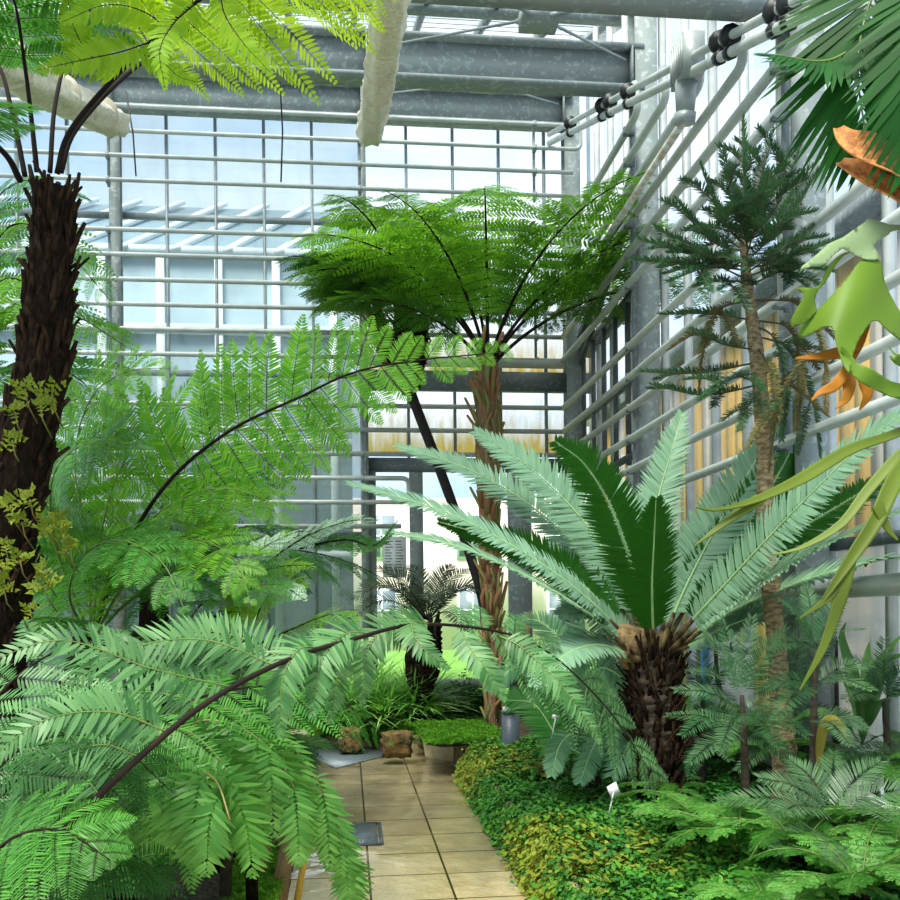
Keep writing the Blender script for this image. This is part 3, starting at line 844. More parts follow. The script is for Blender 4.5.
# boarded building to the right
t = thing('boarded_building', 'ochre and grey boarded building just outside the right glass wall', 'building', (6.6, 12, 0))
m = MB(); m.box((6.9, 13.2, 2.7), (3.0, 13.6, 5.6)); m.build('wall', 'boards_grey', t)
m = MB()
for k in range(44): m.box((5.37, 6.6 + .31 * k, 2.9), (.05, .26, 5.2), 0 if (k * 7) % 5 in (0, 2, 3) else 1)
o = m.build('cladding', ['boards', 'boards_grey'], t)
m = MB(); m.box((6.9, 13.2, 5.62), (3.5, 14.2, .18)); m.build('roof', 'galv_dark', t)
house('red_roofed_house', 'red tiled house seen over the right pipes', 'building', (25, 26, 0), (12, 9, 8.0), 'render_cream', [(21.5, 6.4, 1.1, 1.6), (25, 6.4, 1.1, 1.6)], 'roof_tile')
# neighbouring glasshouse behind the left bays
t = thing('neighbouring_glasshouse', 'pale blue neighbouring glasshouse with white roof bars behind the left bays', 'building', (-5, 16, 0))
m = MB(); m.box((-5.9, 18.0, 3.7), (12.0, 3.4, 7.8)); m.build('wall', 'far_blue', t)
m = MB(); m.add([(-12, 16.2, 7.6), (.1, 16.2, 7.6), (.1, 20, 9.9), (-12, 20, 9.9), (.1, 20, 7.6), (-12, 20, 7.6)], [(0, 1, 2, 3), (1, 4, 2), (0, 3, 5), (2, 4, 5, 3)])
m.build('roof', 'far_roof', t)
m = MB()
for k in range(15): m.bar((-11.8 + .85 * k - 1.2, 16.15, 7.6), (-11.8 + .85 * k, 19.9, 9.95), .16, .08, 0)
m.build('roof_bar', 'far_white', t)
m = MB()
for k in range(13): m.box((-11.6 + .95 * k, 16.25, 3.9), (.13, .1, 7.4))
for z in (7.6, 6.3, 4.4, 2.5): m.box((-5.9, 16.25, z), (12, .12, .16))
m.build('wall_bar', 'far_white', t)
# hedge outside behind the door
def scatter(mb, tmpl, pos, rot, scl, nrmv=None, mat=0, tilt=None):
    """copies of a small leaf template, joined into one mesh"""
    V, F = tmpl; m = len(pos); c, s_ = np.cos(rot), np.sin(rot)
    x = V[None, :, 0] * c[:, None] - V[None, :, 1] * s_[:, None]; y = V[None, :, 0] * s_[:, None] + V[None, :, 1] * c[:, None]
    z = np.broadcast_to(V[None, :, 2], x.shape); P = np.stack([x, y, z], -1) * scl[:, None, None]
    if nrmv is not None:
        n = nrm(nrmv); a = nrm(np.cross(np.array([0, 1.0, 0]), n)); b_ = np.cross(n, a)
        P = P[..., 0:1] * a[:, None] + P[..., 1:2] * b_[:, None] + P[..., 2:3] * n[:, None]
    P = P + pos[:, None]
    base = mb.nv; mb.V.append(P.reshape(-1, 3)); mb.nv += m * len(V)
    for f in F: mb.F.append(((f[None] + (np.arange(m) * len(V))[:, None, None] + base).reshape(-1, f.shape[1]), mat))
def template(fn):
    m = MB(); fn(m); V = np.concatenate(m.V); by = {}
    for f, _ in m.F: by.setdefault(f.shape[1], []).append(f)
    return V, [np.concatenate(v) for v in by.values()]
def sprig(m, seed=0, n=5, L=.06, k=5, w=.018, up=.5):
    r = np.random.default_rng(seed)
    for i in range(n):
        az = i * 2 * PI / n + r.normal(0, .3); e = up + r.normal(0, .25)
        d = np.array([math.cos(az) * math.cos(e), math.sin(az) * math.cos(e), math.sin(e)]); Ln = L * r.uniform(.7, 1.2)
        u = np.linspace(.25, 1, k)[:, None]; P = d * Ln * u - np.array([0, 0, 1]) * Ln * .5 * u ** 2
        sd = nrm(np.cross(d, [0, 0, 1.0])); N = np.cross(sd, d)
        for sg in (1, -1):
            blades(m, P, nrm(np.broadcast_to(d, P.shape) * .6 + sd * sg), np.broadcast_to(N, P.shape), w * 1.25 * (1.1 - u[:, 0] * .5), w * .8, SIMPLE, 0)
        blades(m, P[-1:], d[None], N[None], w * 1.3, w * .8, SIMPLE, 0)
T_SPRIG = template(lambda m: sprig(m, 1)); T_FINE = template(lambda m: sprig(m, 2, 6, .045, 4, .011, .8)); T_BROAD = template(lambda m: sprig(m, 3, 5, .07, 3, .026, .4))

# ================================================================== beds, edging, small fixtures
def sstep(x): x = np.clip(x, 0, 1); return x * x * (3 - 2 * x)
def grid(mb, x0, x1, y0, y1, nx, ny, fz, mat=0, seed=0, amp=.02, skirt=0.0):
    r = np.random.default_rng(seed)
    X, Y = np.meshgrid(np.linspace(x0, x1, nx), np.linspace(y0, y1, ny), indexing='ij')
    Z = fz(X, Y) + r.normal(0, amp, X.shape)
    V = np.stack([X, Y, Z], -1).reshape(-1, 3); i = np.arange(nx - 1)[:, None]; j = np.arange(ny - 1)[None]
    F = np.stack([i * ny + j, (i + 1) * ny + j, (i + 1) * ny + j + 1, i * ny + j + 1], -1).reshape(-1, 4)
    mb.add(V, F, mat)
def hr(x, y): return .16 + .12 * sstep((x - 1.1) / .25) + .16 * sstep((x - 1.4) / 1.3) + .04 * np.sin(x * 3 + y * 2)
def hl(x, y): return .10 + .10 * sstep((-x - .5) / .8) + .03 * np.sin(x * 4 + y * 3)
def hb(x, y): return .17 + .12 * sstep((y - 11) / .9) + .02 * np.sin(x * 4)
XE = 1.13
m = MB(); grid(m, XE + .02, XR - .15, 2.2, 10.4, 30, 90, hr, 0, 1); o = m.build('ground_bed_soil', 'soil', smooth=True); struct(o)
m = MB(); grid(m, -8.5, -.47, .6, 10.3, 60, 80, hl, 0, 2); o = m.build('ground_bed_soil', 'gravel', smooth=True); struct(o)
e1, e2 = onZ(322, 744, 0), onZ(427, 756, 0)
def yedge(x): return np.clip(e1[1] + (x - e1[0]) * (e2[1] - e1[1]) / (e2[0] - e1[0]), 10.35, 11.6)
m = MB(); grid(m, -8.5, XR - .15, 10.75, YB - .12, 80, 18, hb, 0, 3)
m.V[0][:, 1] += (yedge(m.V[0][:, 0]) + .08 - 10.75) * (1 - (m.V[0][:, 1] - 10.75) / (YB - 10.87)); o = m.build('ground_bed_soil', 'soil', smooth=True); struct(o)
# right bed retaining kerb
m = MB(); m.box((XE - .02, 6.3, .1), (.07, 8.2, .24)); struct(m.build('kerb_right', 'stone'))
m = MB(); m.box((-.44, 5.4, .07), (.09, 9.6, .2)); struct(m.build('kerb_left', 'stone'))

def rock(name, label, c, s, mat, seed, cat='edging stone', group=None, rz=0.0, rough=.12):
    r = np.random.default_rng(seed); bm = MB(); n = 7
    P = []
    lin = np.linspace(-1, 1, n)
    faces = []; idx = {}
    V = []
    for a in range(n):
        for b_ in range(n):
            for d in range(n):
                if 0 < a < n - 1 and 0 < b_ < n - 1 and 0 < d < n - 1: continue
                idx[(a, b_, d)] = len(V); V.append((lin[a], lin[b_], lin[d]))
    V = np.array(V); rr = np.linalg.norm(V, axis=1, keepdims=True); V = V * (1 - .22 * (rr - 1)) ; V = V + r.normal(0, rough, V.shape)
    for a in range(n - 1):
        for b_ in range(n - 1):
            faces += [(idx[(a, b_, 0)], idx[(a, b_ + 1, 0)], idx[(a + 1, b_ + 1, 0)], idx[(a + 1, b_, 0)]), (idx[(a, b_, n - 1)], idx[(a + 1, b_, n - 1)], idx[(a + 1, b_ + 1, n - 1)], idx[(a, b_ + 1, n - 1)])]
            faces += [(idx[(a, 0, b_)], idx[(a + 1, 0, b_)], idx[(a + 1, 0, b_ + 1)], idx[(a, 0, b_ + 1)]), (idx[(a, n - 1, b_)], idx[(a, n - 1, b_ + 1)], idx[(a + 1, n - 1, b_ + 1)], idx[(a + 1, n - 1, b_)])]
            faces += [(idx[(0, a, b_)], idx[(0, a, b_ + 1)], idx[(0, a + 1, b_ + 1)], idx[(0, a + 1, b_)]), (idx[(n - 1, a, b_)], idx[(n - 1, a + 1, b_)], idx[(n - 1, a + 1, b_ + 1)], idx[(n - 1, a, b_ + 1)])]
    V = V * np.array(s) / 2; c_, s_ = math.cos(rz), math.sin(rz)
    V = np.stack([V[:, 0] * c_ - V[:, 1] * s_, V[:, 0] * s_ + V[:, 1] * c_, V[:, 2]], -1)
    bm.add(V, faces); o = bm.build(name, mat); o.location = c; tag(o, label, cat, group); return o
p1 = onZ(322, 744, .08); p2 = onZ(378, 748, .08); p3 = onZ(427, 756, .08); p4 = onZ(502, 762, .12)
def mid(a, b): return (a + b) / 2
def edge_block(a, b, h, mat, seed, label, d=.22, rough=.05):
    h = h + .05; c = mid(a, b); L = np.linalg.norm((b - a)[:2]); rz = math.atan2(b[1] - a[1], b[0] - a[0])
    return rock('edging_stone', label, (c[0], c[1] + d / 2, h / 2 - .05), (L * 1.02, d, h), mat, seed, 'edging stone', 'stones edging the back bed', rz, rough)
edge_block(onZ(238, 742, .0), onZ(316, 745, .0), .2, 'stone', 10, 'mossy edging stone behind the left end of the metal mat', rough=.06)
edge_block(onZ(320, 742, .0), onZ(382, 748, .0), .2, 'stone', 11, 'low mossy edging stone behind the wide metal mat', rough=.06)
edge_block(onZ(384, 748, .0), onZ(426, 756, .0), .22, 'stone', 12, 'pitted edging stone beside the pale concrete kerb', rough=.05)
edge_block(onZ(428, 757, .0), onZ(512, 770, .0), .30, 'kerb', 13, 'smooth pale concrete kerb block at the far end of the path', rough=.012)
c = onZ(398, 745, .22); rock('tufa_stone', 'rusty brown tufa lump on the edging near the concrete kerb', (c[0], c[1] + .2, .20), (.30, .22, .26), 'stone_rust', 20, 'stone', 'brown tufa lumps', 0, .11)
c = onZ(350, 737, .22); rock('tufa_stone', 'smaller dark tufa lump half covered in moss behind the mat', (c[0], c[1] + .15, .17), (.24, .18, .26), 'stone_rust', 21, 'stone', 'brown tufa lumps', 0, .12)
# kerb return on the left corner of the path
c = onZ(301, 760, .0); rock('edging_stone', 'sandy corner block left of the metal mat', (c[0] - .05, c[1], .15), (.3, .9, .3), 'kerb', 23, 'edging stone', 'stones edging the back bed', 0, .02)

# metal mat (a four-sided ribbed plate) and drain cover
q = [onZ(299, 752, 0), onZ(345, 746, 0), onZ(400, 753, 0), onZ(336, 769, 0)]
m = MB(); m.prism([(a[0], a[1], .003) for a in (q[0], q[3], q[2], q[1])], (0, 0, .012)); o = m.build('metal_mat', 'plate')
tag(o, 'wide ribbed metal mat at the far end of the path', 'metal mat')
q = [onZ(357, 846, 0), onZ(382, 845, 0), onZ(380, 824, 0), onZ(350, 824, 0)]
x0, x1, y0, y1 = q[0][0] - .12, q[1][0], q[0][1], q[2][1]
t = thing('drain_cover', 'small square metal drain cover in the path tiles', 'drain cover', ((x0 + x1) / 2, (y0 + y1) / 2, 0))
m = MB(); m.box(((x0 + x1) / 2, (y0 + y1) / 2, .006), (x1 - x0 - .05, y1 - y0 - .05, .012)); m.build('plate', 'plate', t)
m = MB()
for a, b_ in (((x0, y0), (x1, y0)), ((x1, y0), (x1, y1)), ((x1, y1), (x0, y1)), ((x0, y1), (x0, y0))): m.bar((a[0], a[1], .008), (b_[0], b_[1], .008), .025, .016)
m.build('frame', 'darkbar', t)

# grey bollard light
c = onZ(512, 766, .24); 
t = thing('bollard_light', 'slate grey square bollard light standing in the groundcover', 'bollard', c)
dz = (766 - 712) * 1.36 / (766 - 608) + .02
hgt = (c[1] * (766 - 712) / FPX)
m = MB(); m.box((c[0], c[1] + .07, c[2] + hgt / 2 - .06), (.14, .12, hgt + .1)); m.build('post', 'bollard', t)
m = MB(); m.box((c[0], c[1] + .07, c[2] + hgt + .0), (.15, .13, .014)); m.build('cap', 'bollard', t)
m = MB(); m.box((c[0] - .02, c[1] + .02, c[2] + hgt + .03), (.1, .06, .04)); m.box((c[0] + .03, c[1] + .05, c[2] + hgt + .02), (.05, .06, .05)); m.build('sensor', 'label_white', t)

# plant labels on stakes
def stake_label(px, py, d, size, tilt, label, base_py, rot=.6, name='plant_label'):
    c = W(px, py, d); g = W(px - 6, base_py, d)
    t = thing(name, label, 'plant label', g, 'white plant labels in the right bed')
    m = MB(); u = np.array([math.cos(rot), 0, math.sin(rot)]); v = np.array([-math.sin(rot) * .9, -.35, math.cos(rot)])
    o = [c + u * a * size[0] / 2 + v * b_ * size[1] / 2 for a, b_ in ((-1, -1), (1, -1), (1, 1), (-1, 1))]
    m.prism(o, (0, .004, 0)); m.build('plate', 'label_white', t)
    m = MB(); m.tube([g, mid(g, c), c + np.array([0, .004, 0])], .004, 6); m.build('stake', 'white_paint', t)
stake_label(614, 791, 5.5, (.062, .095), 0, 'upright white diamond-tilted plant label on a stake in the groundcover', 818, rot=.5)
stake_label(760, 832, 5.2, (.075, .045), 0, 'small white plant label lying near the slim young pine', 845, rot=-.3)
stake_label(556, 717, 6.7, (.055, .03), 0, 'tiny white plant label between the bollard and the drooping cycad', 745, rot=-.15)

# wooden posts and bamboo canes by the left kerb
for (a, b_, r0, mt, nm, lab) in (((278, 905, 4.9), (289, 835, 5.0), .045, 'wood', 'wooden_post', 'weathered wooden post by the left edge of the path'),
                           ((252, 910, 5.0), (270, 842, 5.1), .02, 'wood', 'wooden_post', 'thin leaning wooden stake beside the lime moss'),
                           ((297, 902, 4.9), (309, 832, 4.95), .018, 'bamboo', 'bamboo_cane', 'yellow bamboo cane leaning over the left path edge'),
                           ((272, 745, 7.6), (277, 690, 7.7), .05, 'wood', 'wooden_post', 'greenish wooden post behind the hanging fern')):
    m = MB(); m.tube([W(*a), W(*b_)], [r0, r0 * .85], 10); o = m.build(nm, mt, smooth=True); tag(o, lab, 'post')
# trailing bits on the soil edge: moss patches and ground cover --------------------------------
def clover(m):
    r = np.random.default_rng(12); n = 13
    P = r.normal(0, 1, (n, 3)) * np.array([.03, .03, .012]) + np.array([0, 0, .01])
    az = r.uniform(0, 2 * PI, n); e = r.uniform(-.2, .7, n)
    D = np.stack([np.cos(az) * np.cos(e), np.sin(az) * np.cos(e), np.sin(e)], -1); N = nrm(np.array([0, 0, 1.0]) + r.normal(0, .45, (n, 3)))
    blades(m, P, D, N, r.uniform(.022, .04, n), .019, ((.3, .9), (.7, .8)), bend=.3)
def patch(name, label, cat, n, fpos, tmpl, mats, seed, smin=.7, smax=1.3, probs=None, nslope=None, up=True):
    r = np.random.default_rng(seed); pos, w = fpos(r, n)
    rot = r.uniform(0, 2 * PI, len(pos)); sc = r.uniform(smin, smax, len(pos))
    nv = nrm(np.stack([r.normal(0, .25, len(pos)), r.normal(0, .25, len(pos)), np.ones(len(pos))], -1) + (nslope(pos) if nslope else 0))
    mb = MB(); k = (w * len(mats)).astype(int).clip(0, len(mats) - 1)
    for i in range(len(mats)):
        s_ = k == i
        if s_.any(): scatter(mb, tmpl, pos[s_], rot[s_], sc[s_], nv[s_], i)
    o = mb.build(name, mats); tag(o, label, cat, None, 'stuff'); return o
T_CL = template(lambda m: clover(m))
def cover_pos(r, n):
    x = XE - .06 + r.gamma(1.6, .42, n); y = r.uniform(3.4, 8.75, n)
    keep = (x < 2.75) & (r.random(n) < np.where(x > 2.0, .5, 1))
    x, y = x[keep], y[keep]; z = hr(x, y) + r.uniform(-.01, .07, len(x)) + .035 * np.sin(x * 9 + y * 3) * np.sin(y * 7) + .03 * np.sin(x * 23) * np.sin(y * 19)
    e = r.random(len(x)) < .20     # the fringe that hangs over the kerb
    x = np.where(e, XE - .05 - r.uniform(0, .07, len(x)), x); z = np.where(e, r.uniform(-.0, .27, len(x)) * np.sqrt(r.random(len(x))), z)
    mixv = np.clip(.46 - (x - XE) * .6 + .3 * np.sin(y * 2.1 + x * 3) + r.normal(0, .15, len(x)), 0, .999)
    pal = np.where(mixv > .62, .8, np.where(r.random(len(x)) < .45, .5, .1))
    pal = np.where((x > 1.9) & (pal < .7), .1, pal)
    return np.stack([x, y, np.maximum(z, .02)], -1), pal
patch('creeping_groundcover', 'creeping green and yellowing groundcover spilling over the right path kerb', 'groundcover', 21000, cover_pos, T_CL, ['cover3', 'cover', 'cover2'], 5, .7, 1.35,
      nslope=lambda p: np.stack([(p[:, 0] < XE + .03) * -1.0, 0 * p[:, 0], 0 * p[:, 0]], -1))
def back_pos(r, n):
    x = r.uniform(-2.6, 1.9, n); y = yedge(x) + .06 + r.gamma(1.4, .26, n); k = y < 11.9; x, y = x[k], y[k]
    yl = 10.72 + .0 * x
    z = hb(x, y) + .05 + r.uniform(-.02, .05, len(x)); e = r.random(len(x)) < .2
    z = np.where(e, r.uniform(.08, .24, len(x)), z); y = np.where(e, yedge(x) + r.uniform(-.02, .12, len(x)), y); z = np.where(e, z, z + .03)
    return np.stack([x, y, z], -1), r.random(len(x)) * .999
patch('moss', 'bright green moss carpet along the back bed edging', 'moss', 16000, back_pos, T_FINE, ['moss_lime', 'moss', 'moss'], 6, .6, 1.1)
def kerbmoss_pos(r, n):
    a = onZ(430, 748, .3); b_ = onZ(515, 752, .3)
    u = r.random(n); y = a[1] + .1 + r.uniform(0, 1.5, n); x = a[0] + (b_[0] - a[0]) * u + r.normal(0, .04, n)
    return np.stack([x, np.minimum(y, 11.9), .31 + r.uniform(0, .05, n)], -1), r.random(n) * .999
patch('moss', 'lime moss cushion on top of the pale concrete kerb', 'moss', 2600, kerbmoss_pos, T_FINE, ['moss_lime', 'moss'], 7, .6, 1.1)
m = MB(); a = onZ(430, 748, .3); b_ = onZ(515, 752, .3)
grid(m, a[0], b_[0] + .3, a[1] + .12, 12.0, 10, 12, lambda x, y: .29 + 0 * x, 0, 3, .01); struct(m.build('ground_bed_soil', 'soil'))
def leftmoss_pos(r, n):
    a = onZ(222, 900, .17); x = a[0] + r.random(n) * .28; y = 4.5 + r.random(n) * 1.35
    return np.stack([x, y, hl(x, y) + .05 + r.uniform(0, .03, n)], -1), r.random(n) * .999
patch('moss', 'small lime moss patch beside the wooden posts at the left path edge', 'moss', 2600, leftmoss_pos, T_FINE, ['moss_lime'], 8, .5, .9)

# ================================================================== plants
VIEW = -FWD
def tt(a, b=(0, 0, 1), k=.5):
    """blade normal half way between two directions"""
    return tuple(nrm(np.array(a, float) * (1 - k) + np.array(b, float) * k))
FACE = tt(VIEW, (0, 0, 1), .35)       # blade turned to the viewpoint
FACE2 = tt(VIEW, (0, 0, 1), .6)
UNDER = tt(-VIEW, (0, 0, 1), .4)

# ---------- the near tree fern with the dark shaggy trunk
def shaggy_trunk(parent, ctrl, rads, nst, mat_t, mat_s, slen, srad, seed, out=.35, tufts=True):
    r = np.random.default_rng(seed)
    mb, P, R = trunk_mesh(ctrl, rads, 16, .07, 60, seed)
    tr = mb.build('trunk', mat_t, parent)
    st = MB(); T = nrm(np.gradient(P, axis=0))
    for i in range(nst):
        u = (i + r.random()) / nst; k = u * 59; k0 = int(k); p = P[k0]; t = T[k0]; rad = R[k0]
        az = i * 2.399 + r.normal(0, .3); a = nrm(np.cross(t, [0, 1.0, 0.1])); b_ = np.cross(t, a)
        o = a * math.cos(az) + b_ * math.sin(az)
        L = slen * r.uniform(.6, 1.3); w = srad * r.uniform(.7, 1.3)
        q0 = p + o * rad * .86; q1 = q0 + t * L * .5 + o * L * out * .35 + r.normal(0, L * .05, 3); q2 = q0 + t * L + o * L * out + r.normal(0, L * .12, 3)
        st.tube([q0, q1, q2], [w * 1.2, w, w * .62], 6, 0)
    sb = st.build('old_leaf_base', mat_s, tr); sb['kind'] = 'stuff'
    return tr
A = thing('tree_fern', 'near tree fern with a thick dark shaggy trunk and yellow-green crown overhead', 'tree fern', W(-40, 1006, 3.8))
shaggy_trunk(A, WP([(-44, 1006, 3.8), (-22, 760, 3.8), (-8, 600, 3.8), (8, 500, 3.8), (36, 400, 3.8), (48, 300, 3.8), (54, 190, 3.8)]), [.16, .15, .14, .145, .135, .105, .085, .07], 620, 'trunk_dark', 'trunk_stub', .12, .0115, 11, .22)
def FF(par, pts, L, leaf, **k):
    return fern_frond(par, WP(pts), L, leaf, **k)
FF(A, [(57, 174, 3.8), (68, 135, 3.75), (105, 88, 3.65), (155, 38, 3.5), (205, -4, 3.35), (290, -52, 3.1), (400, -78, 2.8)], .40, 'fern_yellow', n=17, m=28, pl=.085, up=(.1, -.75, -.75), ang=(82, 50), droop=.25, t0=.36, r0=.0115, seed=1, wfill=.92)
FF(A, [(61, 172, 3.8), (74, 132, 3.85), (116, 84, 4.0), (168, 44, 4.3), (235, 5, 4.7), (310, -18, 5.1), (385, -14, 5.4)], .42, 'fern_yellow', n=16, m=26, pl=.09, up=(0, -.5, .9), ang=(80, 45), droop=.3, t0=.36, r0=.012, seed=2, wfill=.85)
FF(A, [(37, 172, 3.8), (31, 115, 3.75), (25, 67, 3.65), (14, 0, 3.4), (-10, -50, 3.1)], .42, 'fern_mid', n=14, m=24, pl=.085, up=(.2, -.6, -.6), ang=(82, 45), droop=.3, t0=.42, r0=.011, seed=3)
FF(A, [(25, 176, 3.8), (13, 117, 3.8), (-4, 60, 3.9), (-50, 0, 4.0), (-110, -20, 4.2)], .42, 'fern_mid', n=14, m=20, pl=.08, up=(0, -.3, 1), ang=(80, 45), t0=.4, r0=.011, seed=4)
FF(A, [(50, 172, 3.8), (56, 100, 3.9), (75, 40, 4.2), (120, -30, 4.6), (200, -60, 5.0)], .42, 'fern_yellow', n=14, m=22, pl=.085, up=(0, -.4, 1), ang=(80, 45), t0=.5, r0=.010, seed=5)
FF(A, [(20, 180, 3.8), (3, 152, 3.6), (-50, 110, 3.3), (-110, 100, 3.0)], .42, 'fern_mid', n=12, m=20, pl=.085, up=(0, 0, 1), t0=.4, r0=.014, seed=7)
for i, (pts, L_) in enumerate([([(150, 42, 3.5), (120, 52, 3.45), (82, 60, 3.4), (38, 70, 3.35)], .085), ([(168, 28, 3.5), (140, 10, 3.4), (105, 5, 3.35), (62, 22, 3.3)], .09), ([(140, 54, 3.55), (160, 60, 3.45), (178, 76, 3.4), (196, 82, 3.4)], .07),
      ([(200, 0, 3.4), (175, 22, 3.3), (160, 50, 3.2), (165, 88, 3.2)], .08), ([(120, 75, 3.6), (95, 60, 3.5), (75, 30, 3.4), (66, -10, 3.4)], .09), ([(220, -10, 3.3), (225, 15, 3.2), (245, 45, 3.1), (270, 72, 3.1)], .085)]):
    pinnate(A, WP(pts), L_, 'fern_yellow', stem='stipe', n=30, wd=.018, up=tt(VIEW, (0, 0, -1), .3), ang=(66, 42), t0=.06, vee=.05, bend=.15, r0=.003, seed=1400 + i, prof=([0, .1, .4, .75, 1], [.7, 1, .95, .6, .15]), jit=.06, name='side_frond', blade=LANCE)
# yellow-green seedlings growing on the trunk
pb = thing('epiphytic_seedling', 'yellowish parsley-like seedlings sprouting on the dark trunk', 'seedling', W(30, 500, 3.6))
r = np.random.default_rng(3); mm = MB()
T_PARS = template(lambda m: sprig(m, 9, 6, .09, 3, .035, .6))
ps = [(25, 390), (40, 405), (52, 395), (15, 412), (30, 500), (10, 505), (22, 522), (50, 525), (62, 540), (5, 545), (20, 560), (45, 570), (60, 520), (70, 548), (12, 440), (4, 590), (45, 585), (30, 610), (0, 570)]
pos = np.array([W(a, b_, 3.6 + r.uniform(-.04, .04)) for a, b_ in ps])
scatter(mm, T_PARS, pos, r.uniform(0, 6, len(ps)), r.uniform(.35, .75, len(ps)), nrm(np.array([[.1, -1, .5]] * len(ps)) + r.normal(0, .3, (len(ps), 3))))
mm.build('leaves', 'parsley', pb)
mm = MB()
for p_ in pos: mm.tube([p_ + np.array([0, .14, -.10]), p_ + np.array([0, .03, -.05]), p_], .003, 5)
mm.build('stalks', 'stipe_tan', pb)['kind'] = 'stuff'

# ---------- bright fern mass left of centre
B = thing('tree_fern', 'bright green tree fern whose long frond reaches across the back wall pipes', 'tree fern', W(40, 930, 4.9))
mb, P, R = trunk_mesh(WP([(40, 935, 4.9), (60, 760, 4.9), (92, 640, 4.9)]), [.11, .1, .08], 12, .1, 20, 4); mb.build('trunk', 'trunk_dark', B)
FF(B, [(92, 640, 4.9), (120, 560, 4.75), (165, 486, 4.5), (228, 432, 4.3), (300, 397, 4.15), (355, 372, 4.0), (420, 360, 3.95), (505, 352, 3.9)], .41, 'fern_bright', n=24, m=26, pl=.1, up=tt(VIEW, (0, 0, 1), .12), ang=(84, 50), droop=.04, t0=.34, r0=.014, seed=21, prof=([0, .1, .35, .6, .75, .9, 1], [.8, 1, .95, .66, .36, .22, .1]), wfill=.82, pcurve=.08)
fr = [
 ([(92, 640, 4.9), (100, 540, 4.8), (120, 470, 4.7), (160, 420, 4.6), (215, 400, 4.4), (262, 395, 4.3)], .36, 'fern_bright', FACE),
 ([(92, 640, 4.9), (110, 570, 4.7), (150, 520, 4.5), (205, 490, 4.3), (262, 498, 4.1), (285, 530, 4.0)], .36, 'fern_bright', FACE2),
 ([(92, 640, 4.9), (85, 540, 4.8), (75, 460, 4.7), (90, 400, 4.6), (125, 372, 4.5), (175, 368, 4.4)], .34, 'fern_bright', FACE),
 ([(92, 640, 4.9), (130, 600, 4.6), (180, 570, 4.4), (235, 570, 4.2), (285, 600, 4.0)], .36, 'fern_mid', FACE2),
 ([(92, 640, 4.9), (60, 560, 4.7), (50, 500, 4.5), (62, 460, 4.3), (100, 440, 4.1), (150, 450, 3.9)], .34, 'fern_mid', FACE),
 ([(92, 640, 4.9), (120, 590, 4.5), (160, 545, 4.2), (200, 540, 4.0), (235, 560, 3.8), (250, 600, 3.7)], .32, 'fern_bright', FACE2),
 ([(92, 640, 4.9), (70, 600, 4.4), (80, 560, 4.1), (115, 540, 3.9), (160, 560, 3.7), (185, 610, 3.6)], .32, 'fern_mid', FACE2),
 ([(92, 640, 4.9), (140, 560, 5.1), (190, 500, 5.3), (240, 470, 5.5), (300, 470, 5.7)], .34, 'fern_dark', FACE),
 ([(92, 640, 4.9), (60, 620, 4.5), (30, 620, 4.2), (0, 640, 4.0), (-40, 680, 3.8)], .34, 'fern_mid', FACE2),
 ([(92, 640, 4.9), (120, 640, 4.5), (170, 635, 4.3), (220, 650, 4.1), (260, 690, 4.0)], .34, 'fern_dark', FACE2),
 ([(92, 640, 4.9), (90, 580, 5.3), (60, 520, 5.6), (20, 480, 5.9), (-20, 470, 6.1)], .34, 'fern_dark', FACE),
]
for i, (pts, L, mt, up) in enumerate(fr):
    FF(B, pts, L, mt, stem='stipe_green', n=17, m=22, pl=.085, up=up, ang=(82, 45), droop=.2, t0=.2, r0=.008, seed=30 + i)

# pale fern behind the near trunk
G = thing('tree_fern', 'light green tree fern behind the dark shaggy trunk at the left edge', 'tree fern', W(-60, 850, 7.0))
mb, P, R = trunk_mesh(WP([(-60, 842, 7.0), (-50, 600, 7.0), (-40, 420, 7.0)]), [.12, .1, .09], 12, .1, 20, 5); mb.build('trunk', 'trunk_dark', G)
for i, (pts, mt) in enumerate([([(-40, 420, 7), (-10, 330, 6.8), (30, 300, 6.6), (80, 318, 6.4), (128, 348, 6.2)], 'fern_bright'),
   ([(-40, 420, 7), (-20, 300, 6.8), (5, 230, 6.6), (50, 235, 6.4), (110, 300, 6.2)], 'fern_bright'),
   ([(-40, 420, 7), (-30, 300, 7.0), (-10, 210, 7), (30, 180, 7), (90, 200, 7)], 'fern_mid'),
   ([(-40, 420, 7), (-10, 380, 6.6), (30, 360, 6.3), (80, 380, 6.0), (110, 420, 5.8)], 'fern_mid'),
   ([(-40, 420, 7), (-30, 340, 6.4), (-10, 290, 6.0), (20, 280, 5.6), (60, 320, 5.3)], 'fern_bright')]):
    FF(G, pts, .5, mt, n=20, m=16, pl=.085, up=FACE2, droop=.3, t0=.2, r0=.013, seed=60 + i)

# ---------- foreground fern with the long dark arching frond
Cc = thing('fern', 'large blue-green fern with one long dark stalk arching across the lower left', 'fern', W(-40, 1130, 2.6))
mb = MB(); mb.tube(WP([(-40, 1175, 2.6), (-30, 1050, 2.55), (-20, 960, 2.45)]), [.06, .055, .04], 10); mb.build('stem_base', 'trunk_dark', Cc)
FF(Cc, [(-20, 940, 2.4), (30, 868, 2.42), (80, 815, 2.48), (140, 757, 2.55), (205, 704, 2.65), (278, 664, 2.8), (350, 640, 3.0), (430, 624, 3.3), (530, 642, 3.6), (600, 700, 3.8), (652, 772, 3.95)], .30, 'fern_blue', stem='stipe', n=12, m=26, pl=.075, up=tt(VIEW, (0, 0, 1), .45), ang=(80, 30), droop=.35, t0=.62, r0=.0115, seed=81, prof=([0, .1, .3, .6, .85, 1], [.7, .8, .75, .65, .5, .3]), wfill=.72, pcurve=.05, blade=LANCE)
